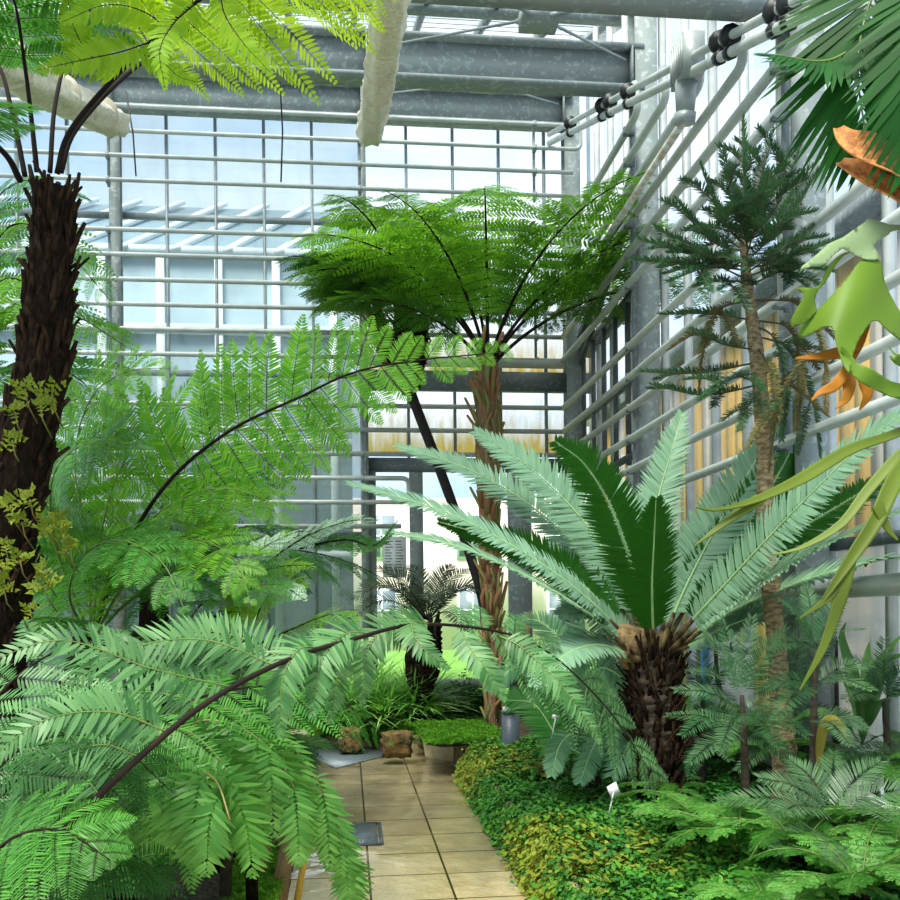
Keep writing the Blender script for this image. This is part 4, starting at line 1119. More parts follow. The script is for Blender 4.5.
cf = [
 ([(-20, 940, 2.4), (40, 850, 2.7), (90, 770, 3.0), (150, 720, 3.2), (230, 690, 3.4), (320, 690, 3.6), (390, 740, 3.8)], .26, 'fern_mid', FACE2),
 ([(-20, 940, 2.4), (-30, 860, 2.5), (-10, 780, 2.6), (40, 740, 2.7), (110, 740, 2.8), (170, 790, 2.9)], .26, 'fern_dark', FACE2),
 ([(-20, 940, 2.4), (-40, 800, 2.8), (-20, 720, 3.0), (40, 660, 3.2), (110, 640, 3.4), (190, 660, 3.6)], .28, 'fern_blue', FACE2),
 ([(-20, 940, 2.4), (20, 900, 2.6), (70, 860, 2.8), (120, 850, 3.0), (170, 880, 3.1)], .24, 'fern_dark', FACE2),
 ([(-20, 940, 2.4), (-20, 880, 2.3), (10, 840, 2.25), (60, 830, 2.2), (110, 860, 2.15)], .2, 'fern_mid', FACE2),
]
for i, (pts, L, mt, up) in enumerate(cf):
    FF(Cc, pts, L * 1.25, mt, n=15, m=26, pl=.075, up=up, ang=(90, 50), droop=.25, t0=.2, r0=.009, seed=90 + i, wfill=.68)

pn = [
 ([(276, 666, 2.8), (205, 640, 2.7), (125, 650, 2.6), (57, 696, 2.55)], .105), ([(286, 661, 2.85), (235, 636, 2.95), (185, 634, 3.0), (138, 672, 3.0)], .105),
 ([(235, 688, 2.72), (150, 668, 2.6), (60, 640, 2.5), (-25, 668, 2.4)], .10), ([(205, 705, 2.66), (150, 692, 2.8), (90, 700, 2.9), (38, 735, 2.9)], .10),
 ([(170, 733, 2.6), (110, 712, 2.5), (40, 722, 2.4), (-20, 770, 2.35)], .10), ([(140, 757, 2.56), (100, 745, 2.7), (50, 765, 2.8), (15, 815, 2.8)], .095),
 ([(322, 648, 2.95), (298, 650, 2.85), (282, 682, 2.8), (280, 735, 2.8)], .095), ([(300, 655, 2.9), (330, 640, 3.05), (338, 672, 3.1), (330, 722, 3.1)], .095),
 ([(428, 624, 3.3), (385, 630, 3.2), (366, 655, 3.15), (362, 704, 3.15)], .105), ([(372, 634, 3.1), (345, 634, 3.0), (322, 660, 2.9), (312, 715, 2.85)], .10),
 ([(430, 624, 3.3), (412, 622, 3.2), (420, 645, 3.1), (448, 668, 3.1)], .08),
 ([(100, 795, 2.5), (75, 772, 2.6), (35, 788, 2.6), (-5, 835, 2.6)], .09),
 ([(462, 628, 3.4), (468, 645, 3.35), (485, 668, 3.3), (505, 700, 3.3)], .075), ([(500, 636, 3.5), (525, 650, 3.45), (565, 690, 3.4), (600, 742, 3.4)], .085)]
for i, (pts, L_) in enumerate(pn):
    pinnate(Cc, WP(pts), L_, 'fern_blue', stem='stipe_green', n=36, wd=.0135, up=tt(VIEW, (0, 0, 1), .35), ang=(64, 42), t0=.06, vee=.05, bend=.18, r0=.003, seed=1300 + i, prof=([0, .1, .4, .75, 1], [.7, 1, .95, .6, .15]), jit=.07, name='side_frond', blade=LANCE)

# ---------- weeping fern hanging over the path
D = thing('weeping_fern', 'fresh green fern with long hanging leaflets drooping over the left path edge', 'fern', W(120, 880, 3.9))
mb = MB(); mb.tube(WP([(110, 985, 3.9), (120, 900, 3.9), (130, 850, 3.9)]), [.07, .06, .04], 10); mb.build('stem_base', 'trunk_dark', D)
df = [
 ([(130, 850, 3.9), (165, 760, 3.9), (215, 712, 3.95), (265, 720, 4.0), (310, 770, 4.05), (340, 830, 4.1), (358, 885, 4.1)], .36),
 ([(130, 850, 3.9), (150, 770, 3.8), (190, 725, 3.7), (235, 725, 3.65), (275, 755, 3.6), (300, 800, 3.6)], .37),
 ([(130, 850, 3.9), (135, 780, 3.7), (150, 735, 3.6), (185, 730, 3.5), (220, 760, 3.4), (240, 800, 3.35)], .36),
 ([(130, 850, 3.9), (115, 780, 3.7), (100, 750, 3.5), (80, 750, 3.3), (50, 780, 3.2)], .36),
 ([(130, 850, 3.9), (160, 800, 3.6), (185, 770, 3.4), (215, 780, 3.2), (230, 820, 3.1)], .34),
]
r = np.random.default_rng(77)
for i, (pts, L) in enumerate(df):
    P = catmull(WP(pts), 40); m = MB(); m.tube(P, np.linspace(.008, .003, 40), 7); fo = m.build('frond', 'stipe_tan', D, smooth=True)
    npn = 9
    for j in range(npn):
        k = int(10 + 29 * (j + r.random() * .5) / npn); k = min(k, 38); t = nrm(P[min(k + 1, 39)] - P[k]); prof_ = 1 - .45 * (j / npn) ** 2
        for sg in (1, -1):
            sd = nrm(np.cross(t, [0, 0, 1])) * sg; Lp = L * prof_ * r.uniform(.85, 1.1)
            q0 = P[k]; q1 = q0 + (sd * .45 + t * .3) * Lp * .35; q2 = q0 + (sd * .5 + t * .38) * Lp * .6 + np.array([0, 0, -.28]) * Lp; q3 = q0 + (sd * .5 + t * .4) * Lp * .72 + np.array([0, 0, -.95]) * Lp
            pinnate(fo, [q0, q1, q2, q3], .10, 'weep', stem='stipe_green', n=20, wd=.0165, up=tt(VIEW, (0, 0, 1), .15) + np.array([.3 * sg, 0, 0]), ang=(62, 42), t0=.08, vee=.05, bend=.25, r0=.0025,
                    prof=([0, .15, .5, .8, 1], [.6, .95, 1, .65, .2]), jit=.08, seed=2000 + i * 40 + j * 2 + (sg > 0), name='side_frond', blade=LANCE, stalk=False)
# dark undergrowth tree fern behind the bright one
B2 = thing('tree_fern', 'darker tree fern filling the shade behind the bright one at mid left', 'tree fern', W(150, 900, 6.6))
mb, P, R = trunk_mesh(WP([(150, 845, 6.6), (152, 700, 6.6), (155, 590, 6.6)]), [.11, .1, .09], 12, .1, 20, 9); mb.build('trunk', 'trunk_dark', B2)
tp2 = W(155, 590, 6.6)
for i in range(15):
    az = i * 24 + 7; fern_frond(B2, arc(tp2, az, 62 - 14 * (i % 3), -35 - 10 * (i % 2), 1.45 + .2 * (i % 3), 9), .36, ['fern_dark', 'fern_mid', 'fern_dark'][i % 3], n=17, m=16, pl=.075, up=arc_up(az), droop=.3, t0=.18, r0=.011, seed=280 + i)
B3 = thing('tree_fern', 'shadowed fern crown low between the long dark stalk and the powdery shrub', 'tree fern', W(230, 860, 5.4))
tp3 = W(225, 742, 5.4)
m = MB(); m.tube([W(228, 880, 5.4), W(226, 800, 5.4), tp3], [.08, .07, .05], 10); m.build('trunk', 'trunk_dark', B3)
for i in range(13):
    az = i * 28; fern_frond(B3, arc(tp3, az, 60 - 14 * (i % 3), -40, .68 + .1 * (i % 3), 9), .24, ['fern_mid', 'fern_dark', 'fern_bright', 'fern_dark'][i % 4], n=16, m=15, pl=.06, up=arc_up(az), droop=.3, t0=.18, r0=.009, seed=1280 + i)

# ---------- background tree ferns
def radial_fern(root, top, fronds, leaf, L, base_seed, **k):
    for i, (az, e0, e1, Ls) in enumerate(fronds):
        kw = dict(n=22, m=15, pl=.11, up=arc_up(az), ang=(80, 45), droop=.25, t0=.25, r0=.022, seed=base_seed + i)
        kw.update(k)
        lf = leaf[i % len(leaf)]
        o = fern_frond(root, arc(top, az, e0, e1, Ls), L, lf, **kw)
E = thing('tree_fern', 'tall tree fern with reddish brown trunk and dome-shaped crown before the back door', 'tree fern', W(492, 735, 10.2))
top = W(488, 365, 10.2)
tr = shaggy_trunk(E, WP([(494, 732, 10.2), (493, 640, 10.2), (490, 560, 10.2), (488, 450, 10.2), (488, 365, 10.2)]), [.10, .09, .08, .095, .125, .10], 190, 'trunk_brown', 'trunk_red', .34, .022, 12, .12)
radial_fern(E, top + np.array([0, 0, -.05]), [ (2, 66, -12, 3.1), (18, 60, -5, 3.0), (178, 70, -22, 2.6), (-30, 62, -15, 3.0), (-150, 64, -20, 2.7), (150, 68, -5, 2.9),
     (-60, 66, -8, 2.8), (95, 74, 5, 2.8), (52, 66, 0, 3.0), (-12, 48, -20, 2.9), (-120, 58, -12, 2.7), (-176, 56, -16, 2.0)], ['fern_far', 'fern_bright', 'fern_far'], .62, 200, pl=.13)
fern_frond(E, arc(top + np.array([0, 0, -.05]), -99, 88, -40, 2.9, 12), .74, 'fern_bright', n=24, m=20, pl=.1, up=arc_up(-99), ang=(86, 60), droop=.45, t0=.34, r0=.022, seed=260)
fern_frond(E, arc(top + np.array([0, 0, -.05]), 84, 88, 0, 2.5, 12), .6, 'fern_far', n=24, m=18, pl=.1, up=arc_up(84), ang=(86, 60), droop=.4, t0=.3, r0=.022, seed=261)
Fh = thing('tree_fern', 'dark leaning tree fern with a forked blackish trunk left of the dome-crowned one', 'tree fern', W(492, 728, 10.5))
m = MB(); m.tube(catmull(WP([(494, 728, 10.6), (486, 620, 10.7), (470, 555, 10.8), (440, 470, 10.9), (418, 412, 11.0), (408, 385, 11.0)]), 40), np.linspace(.055, .06, 40), 10); m.build('trunk', 'trunk_black', Fh)
shaggy_trunk(Fh, WP([(408, 388, 11.0), (409, 360, 11.0), (412, 318, 11.0)]), [.15, .22, .2], 60, 'trunk_dark', 'trunk_stub', .2, .02, 14, .1)
t2 = shaggy_trunk(Fh, WP([(408, 392, 11.0), (392, 362, 11.1), (376, 320, 11.2)]), [.07, .11, .1], 40, 'trunk_dark', 'trunk_red', .2, .018, 15, .15)
radial_fern(Fh, W(411, 322, 11.0), [(180, 68, -30, 1.45), (-150, 66, -30, 1.6), (-120, 66, -22, 2.2), (-85, 62, -20, 2.0), (200, 60, -40, 1.3), (150, 60, -20, 1.5), (-40, 60, -25, 1.8), (90, 60, 0, 2.0), (-170, 76, -30, 1.7)], ['fern_far', 'fern_far', 'fern_bright'], .48, 230, pl=.12)
radial_fern(Fh, W(376, 322, 11.2), [(185, 62, -45, .85), (-140, 60, -30, 1.6), (-95, 60, -30, 1.5), (160, 66, -20, 1.1), (-60, 60, -20, 1.4)], ['fern_far', 'fern_dark'], .42, 250, pl=.1, n=18)

# ---------- the big blue-green cycad
H = thing('cycad', 'large blue-green cycad with stiff feather leaves fanning from a shaggy trunk', 'cycad', W(657, 806, 6.0))
shaggy_trunk(H, WP([(660, 812, 6.0), (657, 745, 6.0), (653, 652, 6.0)]), [.09, .11, .14, .15, .13], 420, 'bark_dark', 'trunk_stub', .15, .011, 31, .55)
m = MB(); c = W(625, 632, 5.95)
m.tube([c + np.array([.06, .05, -.22]), c + np.array([.04, .02, -.1]), c, c + np.array([0, 0, .03]), c + np.array([0, 0, .05])], [.06, .11, .12, .07, .02], 14); m.build('woolly_crown', 'cone', H, smooth=True)
cy_l = [ # path, up hint, length
 ([(640, 655, 6.0), (600, 610, 5.85), (540, 563, 5.7), (450, 514, 5.5), (350, 484, 5.3)], tt(VIEW, (0, 0, 1), .6), .17),
 ([(638, 660, 5.95), (590, 615, 5.7), (530, 578, 5.5), (460, 547, 5.3), (385, 531, 5.2)], tt(VIEW, (0, 0, 1), .7), .165),
 ([(644, 650, 6.0), (600, 575, 6.1), (545, 517, 6.2), (475, 472, 6.3), (398, 446, 6.4)], tt(VIEW, (0, 0, 1), .55), .19),
 ([(646, 650, 6.0), (620, 580, 6.0), (580, 517, 6.0), (530, 468, 6.0), (476, 432, 6.0)], FACE, .19),
 ([(640, 652, 5.95), (590, 592, 6.0), (545, 560, 6.1), (500, 540, 6.2), (440, 522, 6.4)], UNDER, .16),
 ([(650, 650, 6.0), (636, 580, 5.8), (612, 510, 5.6), (585, 465, 5.4), (556, 442, 5.2)], (0.15, 1, .35), .19),
 ([(654, 650, 5.95), (652, 590, 5.7), (654, 540, 5.5), (656, 500, 5.3)], (0, 1, .3), .17),
 ([(656, 650, 6.1), (650, 570, 6.3), (658, 500, 6.5), (672, 450, 6.6), (682, 414, 6.7)], FACE, .19),
 ([(660, 650, 6.0), (682, 595, 6.0), (712, 535, 6.05), (745, 478, 6.1), (778, 425, 6.1)], FACE, .2),
 ([(661, 650, 6.05), (700, 585, 6.05), (745, 525, 6.1), (785, 462, 6.1), (808, 402, 6.1)], (0, 1, .3), .21),
 ([(664, 652, 5.95), (720, 590, 5.5), (790, 515, 5.0), (860, 447, 4.6), (925, 398, 4.3)], tt(VIEW, (0, 0, 1), .4), .17),
 ([(665, 655, 5.9), (730, 600, 5.5), (800, 557, 5.1), (870, 525, 4.7), (940, 495, 4.35)], tt(VIEW, (0, 0, 1), .55), .17),
 ([(666, 657, 6.0), (730, 612, 5.7), (800, 582, 5.35), (870, 562, 5.0), (930, 556, 4.5)], FACE2, .18),
 ([(664, 650, 6.05), (715, 595, 5.8), (775, 545, 5.5), (840, 505, 5.2), (900, 470, 4.8)], (0, .8, .5), .19),
 ([(666, 658, 5.95), (720, 630, 5.8), (770, 612, 5.6), (830, 600, 5.4)], FACE2, .16),
 ([(648, 648, 6.05), (620, 590, 6.3), (590, 545, 6.6), (560, 520, 6.8)], FACE, .18),
 ([(652, 648, 6.1), (640, 570, 6.4), (630, 520, 6.6), (615, 480, 6.8)], FACE, .18),
 ([(658, 648, 6.1), (675, 580, 6.3), (700, 530, 6.4), (728, 495, 6.4)], FACE, .18),
 ([(640, 660, 5.9), (600, 645, 5.7), (565, 655, 5.5), (535, 685, 5.3)], FACE2, .17),
 ([(640, 656, 5.95), (610, 620, 5.9), (590, 610, 5.8), (560, 615, 5.7)], FACE2, .17),
]
for i, (pts, up, L) in enumerate(cy_l):
    pinnate(H, WP(pts), L * 1.12, 'cycad', n=100, wd=.023, up=up, ang=(72, 40), t0=.16, vee=.12, bend=.06, r0=.011, seed=300 + i, prof=([0, .12, .45, .8, 1], [.5, .9, 1, .72, .25]))

for pts, up, L in cy_l:
    P = catmull(WP(pts), 40)[:7]; m = MB(); m.tube(P, np.linspace(.024, .012, 7), 7); m.build('leaf_base', 'leaf_base', H, smooth=True)
# lower cycad with the leaf drooping over
I = thing('cycad', 'low deep green cycad with a curled drooping leaf in front of the shaggy one', 'cycad', W(585, 775, 6.6))
m = MB(); c = W(590, 760, 6.6); m.tube([c + np.array([0, 0, -.3]), c + np.array([0, 0, -.14]), c + np.array([0, 0, -.02])], [.06, .08, .04], 12); m.build('trunk', 'bark_dark', I)
for i, (pts, up, L, mt) in enumerate([
   ([(592, 755, 6.6), (585, 700, 6.5), (600, 668, 6.4), (632, 690, 6.2), (632, 735, 6.1), (612, 775, 6.0)], (-.2, -.8, .5), .22, 'cycad_low'),
   ([(588, 755, 6.6), (570, 700, 6.4), (545, 672, 6.3), (515, 668, 6.2), (490, 690, 6.1)], FACE2, .18, 'cycad_low'),
   ([(590, 755, 6.6), (575, 680, 6.7), (560, 640, 6.8), (535, 620, 6.9), (505, 625, 7.0)], FACE2, .2, 'cycad_low'),
   ([(590, 755, 6.6), (592, 690, 6.8), (590, 640, 7.0), (575, 600, 7.2), (550, 580, 7.4)], FACE, .2, 'cycad_low'),
   ([(590, 755, 6.6), (610, 690, 6.7), (620, 640, 6.8), (610, 600, 6.9), (590, 590, 7.0)], FACE2, .18, 'cycad_low'),
   ([(590, 755, 6.6), (575, 735, 6.3), (560, 745, 6.1), (552, 775, 5.95)], FACE2, .13, 'cycad_low'),
   ([(590, 755, 6.6), (600, 735, 6.3), (592, 750, 6.15), (580, 782, 6.0)], FACE2, .14, 'cycad_low'),
   ([(586, 757, 6.6), (560, 740, 6.7), (535, 705, 6.8), (508, 700, 6.9)], FACE, .2, 'palm_low'),
   ([(590, 755, 6.6), (560, 700, 6.9), (530, 660, 7.1), (510, 650, 7.3)], (0, .9, .4), .24, 'palm_low'),
   ([(592, 757, 6.6), (620, 745, 6.3), (645, 765, 6.1), (650, 790, 6.0)], FACE2, .15, 'cycad_low')]):
    pinnate(I, WP(pts), L, mt, n=76, wd=.016, up=up, ang=(72, 42), t0=.15, vee=.1, bend=.12, r0=.009, seed=330 + i)

# small dark cycad by the glass
J = thing('cycad', 'small dark cycad silhouetted against the back door glass', 'cycad', W(425, 715, 10.9))
shaggy_trunk(J, WP([(420, 722, 10.9), (421, 690, 10.9), (423, 660, 10.9), (428, 622, 10.9)]), [.06, .08, .17, .21, .19, .14], 110, 'trunk_dark', 'trunk_black', .12, .02, 41, .25)
for i, (tx, ty, td) in enumerate([(350, 600, 10.4), (362, 585, 10.8), (378, 568, 11.0), (410, 566, 11.3), (452, 566, 11.2), (478, 590, 10.9), (500, 600, 10.6), (385, 622, 10.0), (470, 632, 10.1), (340, 628, 10.3), (430, 600, 9.9), (395, 592, 11.4), (470, 570, 11.4)]):
    c0 = np.array((428, 620, 10.9), float); e = np.array((tx, ty, td), float); md = (c0 + e) / 2 + np.array([0, -14, 0])
    if i in (0, 6, 9): md = (c0 * .5 + e * .5) + np.array([0, -24, 0])
    pinnate(J, WP([tuple(c0), tuple(md), tuple(e)]), .19, 'cycad_dark', stem='stipe', n=30, wd=.018, up=FACE2, ang=(65, 38), t0=.15, vee=.25, seed=350 + i)

# ---------- conifers with flat needle sprays
def needle_branch(mb, P, L, n, seed, wd=.011, up=(0, 0, 1), rows=2, twig=.006):
    pinnate(None, P, L, None, n=n, wd=wd, up=up, ang=(70, 35), t0=.18, vee=.25, bend=.1, blade=MID, r0=twig, seed=seed, rows=rows, mb=mb, jit=.12, prof=([0, .2, .6, 1], [.8, 1, .9, .6]))
def pine(parent, branches, seed, mats, L=.055, n=40, sub=3, wd=.011, leafmat_cycle=None):
    """each branch: a twig with side sprays"""
    r = np.random.default_rng(seed)
    for i, pts in enumerate(branches):
        P = catmull(WP(pts), 30); mb = MB()
        Ltot = np.linalg.norm(np.diff(P, axis=0), axis=1).sum()
        needle_branch(mb, P, L, int(n * max(.5, Ltot / .6)), seed + i, wd)
        for j in range(sub):
            k = int(30 * (.25 + .5 * (j + r.random() * .5) / max(1, sub))); t = nrm(P[min(k + 2, 29)] - P[k]); sd = nrm(np.cross(t, [r.normal(0, .3), -.3, 1])) * (1 if j % 2 else -1)
            d = nrm(t * .75 + sd * .75 + r.normal(0, .1, 3)); ln = Ltot * r.uniform(.3, .45)
            needle_branch(mb, np.array([P[k], P[k] + d * ln * .5, P[k] + d * ln + np.array([0, 0, -.03])]), L * .9, int(n * .5 * max(.5, ln / .3)), seed + i * 7 + j, wd)
        mt = mats[i % len(mats)] if not leafmat_cycle else leafmat_cycle[i]
        o = mb.build('branch', [mt, 'twig'], parent)
K = thing('pine', 'tall slim pine with flaky tan trunk and dark needle sprays beside the staghorn fern', 'pine', W(786, 838, 5.6))
tp = WP([(787, 840, 5.6), (784, 760, 5.58), (779, 680, 5.55), (772, 600, 5.5), (766, 520, 5.5), (764, 440, 5.5), (759, 380, 5.5), (752, 320, 5.5), (745, 265, 5.5), (743, 215, 5.5)])
mb, P, R = trunk_mesh(tp, [.085, .075, .06, .055, .052, .05, .046, .04, .03, .018], 14, .10, 90, 6); mb.build('trunk', 'bark', K)
d0 = 5.5
def br(x, y, tx, ty, td, lift=14):
    return [(x, y, d0), ((x + tx) / 2, (y + ty) / 2 + lift, (d0 + td) / 2), (tx, ty, td)]
kb = [br(744, 225, 742, 118, 5.5, 0), br(744, 235, 722, 150, 5.3, 5), br(745, 235, 774, 128, 5.6, 5), br(746, 240, 806, 132, 5.7, 22), br(744, 245, 700, 165, 5.6, 15),
      br(746, 250, 818, 172, 5.4, 20), br(745, 245, 712, 200, 5.1, 5), br(746, 255, 830, 212, 5.5, 14), br(745, 252, 676, 200, 5.7, 14), br(746, 262, 836, 240, 5.3, 6),
      br(745, 262, 655, 228, 5.3, 8), br(745, 266, 634, 260, 5.4, 2), br(746, 270, 668, 282, 5.0, -8), br(746, 272, 690, 246, 5.0, 2), br(746, 262, 790, 200, 5.0, 8),
      br(746, 258, 770, 170, 5.0, 2), br(748, 272, 780, 250, 4.9, 0), br(748, 276, 810, 290, 5.3, -14), br(746, 240, 760, 160, 5.9, 5), br(744, 250, 700, 225, 5.9, 0),
      br(748, 280, 640, 240, 5.6, -5), br(748, 285, 720, 290, 5.0, -6), br(748, 250, 735, 190, 5.1, 0), br(750, 285, 826, 270, 5.1, -8), br(746, 245, 790, 150, 5.8, 8)]
pine(K, kb, 400, ['pine', 'pine_pale', 'pine'], L=.07, n=58, sub=3, wd=.0085)
lb = [br(758, 362, 640, 372, 5.2, 6), br(758, 385, 652, 385, 5.3, 10), br(756, 350, 690, 330, 5.2, 4), br(759, 372, 700, 400, 5.0, -6), br(762, 390, 740, 430, 5.2, -10), br(752, 320, 662, 315, 5.6, -4)]
pine(K, lb, 440, ['pine_pale', 'pine'], L=.065, n=54, sub=2, wd=.008)
hb_ = [[(754, 320, d0), (790, 330, 5.4), (800, 380, 5.35), (796, 430, 5.3)], [(754, 325, d0), (775, 340, 5.4), (785, 390, 5.35), (782, 440, 5.3)], [(752, 300, d0), (800, 305, 5.3), (822, 350, 5.2), (826, 410, 5.2)],
       [(752, 300, d0), (720, 310, 5.4), (705, 345, 5.3), (700, 385, 5.3)], [(755, 335, d0), (788, 350, 5.5), (812, 400, 5.5), (820, 460, 5.5)], [(756, 345, d0), (770, 370, 5.3), (776, 410, 5.2), (770, 470, 5.2)]]
pine(K, hb_, 460, ['pine_brown', 'pine_pale', 'pine_brown'], L=.055, n=56, sub=2, wd=.008)

def whorl_pine(label, trunk, rads, whorls, L, seed, mat, name='young_pine', wd=.0082):
    t = thing(name, label, 'young pine', W(*trunk[0]))
    mb, P, R = trunk_mesh(WP(trunk), rads, 10, .08, 30, seed); mb.build('trunk', 'bark_dark', t)
    i = 0
    for (x, y, d, tips) in whorls:
        for (tx, ty, td) in tips:
            pts = [(x, y, d), ((x + tx) / 2, (y + ty) / 2 - 8, (d + td) / 2), (tx, ty, td)]
            pinnate(t, WP(pts), L * 1.15, mat[i % len(mat)], stem='twig', n=32, wd=wd, up=FACE2, ang=(68, 40), t0=.1, vee=.15, bend=.1, blade=MID, r0=.006, seed=seed + i, name='branch', prof=([0, .2, .6, 1], [.75, 1, .85, .4]), stalk=False)
            i += 1
    return t
whorl_pine('slim young pine with blue-green comb-like sprays at the front of the right bed', [(747, 862, 5.0), (746, 800, 5.0), (744, 740, 5.0), (742, 695, 5.0)], [.028, .024, .02, .012],
   [(742, 695, 5.0, [(700, 628, 4.9), (722, 622, 5.2), (752, 618, 5.0), (786, 628, 4.9), (690, 672, 4.6), (794, 662, 4.6)]),
    (743, 712, 5.0, [(676, 690, 4.9), (682, 735, 4.6), (812, 690, 5.0), (806, 735, 4.6), (720, 750, 4.4), (780, 748, 4.4)]),
    (744, 735, 5.0, [(690, 762, 4.7), (800, 768, 4.8), (668, 715, 5.3), (826, 715, 5.3)])], .085, 500, ['pine_pale', 'pine'])
whorl_pine('second young pine with dark stem beside the bowed yellowish leaf on the right', [(806, 850, 4.9), (812, 780, 4.9), (814, 700, 4.9), (816, 650, 4.9)], [.026, .022, .018, .012],
   [(816, 650, 4.9, [(780, 600, 4.8), (806, 585, 5.0), (846, 590, 4.9), (862, 630, 4.6), (772, 650, 4.6)]),
    (815, 685, 4.9, [(870, 665, 4.9), (760, 690, 5.0), (872, 690, 4.5), (775, 720, 4.4)]),
    (814, 720, 4.9, [(866, 728, 4.8), (770, 740, 5.2), (850, 745, 4.5), (790, 700, 5.3)])], .08, 530, ['pine', 'pine_pale'])
whorl_pine('low spreading young pine with broad blue-green sprays in the lower right corner', [(838, 900, 4.3), (836, 850, 4.3), (832, 812, 4.3)], [.03, .024, .014],
   [(832, 812, 4.3, [(760, 778, 4.2), (790, 760, 4.5), (834, 752, 4.6), (880, 762, 4.4), (925, 790, 4.2), (770, 815, 3.9), (890, 820, 3.8), (720, 800, 4.5)]),
    (834, 836, 4.3, [(776, 850, 3.9), (880, 860, 3.8), (925, 840, 4.2), (830, 860, 3.6)])], .10, 560, ['pine_pale'], wd=.009)
whorl_pine('pale young pine behind the two slim ones by the right wall pipe', [(835, 800, 6.2), (838, 720, 6.2), (838, 640, 6.2)], [.03, .024, .014],
   [(838, 600, 6.2, [(800, 560, 6.1), (820, 540, 6.3), (860, 545, 6.2), (885, 575, 6.1), (795, 590, 5.9)]), (838, 640, 6.2, [(795, 622, 6.0), (885, 622, 6.1), (900, 650, 6.0), (790, 655, 6.0)])], .09, 590, ['pine', 'pine_pale'])
whorl_pine('soft blue-green young pine between the shaggy cycad and the slim young pine', [(702, 830, 6.2), (702, 760, 6.2), (703, 700, 6.2)], [.03, .024, .014],
   [(703, 700, 6.2, [(676, 650, 6.1), (700, 636, 6.3), (735, 660, 6.1), (672, 690, 5.9), (730, 700, 5.9)]), (702, 740, 6.2, [(664, 745, 6.0), (690, 775, 5.7), (730, 760, 5.8), (745, 735, 6.2)])], .09, 620, ['pine', 'pine_pale'])

whorl_pine('dense young pine filling the gap just right of the tan pine trunk', [(784, 830, 5.9), (790, 740, 5.9), (796, 690, 5.9)], [.03, .024, .014],
   [(796, 690, 5.9, [(768, 640, 5.8), (800, 622, 6.0), (838, 640, 5.9), (856, 680, 5.7), (752, 676, 5.7)]), (793, 715, 5.9, [(742, 722, 5.7), (850, 722, 5.6), (772, 750, 5.5), (822, 752, 5.5)]), (790, 745, 5.9, [(738, 770, 5.6), (846, 768, 5.6)])], .09, 650, ['pine', 'pine_pale'])
whorl_pine('dark young pine with drooping comb sprays against the frosted panes', [(890, 850, 5.3), (888, 760, 5.3), (884, 700, 5.3)], [.03, .022, .012],
   [(884, 700, 5.3, [(850, 655, 5.2), (884, 640, 5.4), (920, 660, 5.2), (845, 700, 5.0)]), (886, 740, 5.3, [(838, 760, 5.0), (925, 755, 5.1), (862, 785, 4.9), (905, 790, 4.9)])], .09, 680, ['pine', 'pine_pale'])
whorl_pine('feathery young pine under the right ends of the shaggy cycad leaves', [(765, 830, 6.1), (722, 700, 6.3), (715, 640, 6.3)], [.026, .02, .012],
   [(715, 640, 6.3, [(690, 600, 6.2), (716, 590, 6.4), (750, 600, 6.2), (760, 640, 6.0), (680, 645, 6.0)])], .09, 690, ['pine_pale'])

# ---------- big palm leaves hanging in at the upper right, with the trunk they grow from
Lp = thing('palm', 'dark green palm whose feathery leaf hangs in from the upper right corner', 'palm', W(1010, 1120, 2.7))
mb, P, R = trunk_mesh(WP([(1010, 1150, 2.7), (1000, 700, 2.7), (985, 300, 2.7), (975, 60, 2.7)]), [.11, .10, .09, .08], 14, .05, 50, 8); mb.build('trunk', 'trunk_brown', Lp)
for i, (pts, up, L, n) in enumerate([
   ([(975, 50, 2.7), (960, -40, 2.65), (925, -60, 2.6), (880, -20, 2.5), (858, 60, 2.45), (868, 150, 2.45)], (-.35, -.8, .2), .34, 44),
   ([(975, 50, 2.7), (930, 20, 2.6), (880, 30, 2.5), (830, 60, 2.45), (775, 55, 2.4)], tt(VIEW, (0, 0, 1), .5), .17, 34),
   ([(975, 50, 2.7), (980, -50, 2.6), (960, -80, 2.5), (930, -20, 2.4), (915, 60, 2.35), (920, 170, 2.35)], (-.35, -.8, .2), .26, 40),
   ([(975, 50, 2.7), (1000, -60, 2.9), (960, -140, 3.1), (880, -120, 3.2), (830, -60, 3.2)], FACE2, .3, 36)]):
    pinnate(Lp, WP(pts), L, 'palm', stem='stipe_green', n=n, wd=.022, up=up, ang=(60, 35), t0=.3, vee=.1, bend=.05, r0=.009, seed=700 + i, droop=.2)

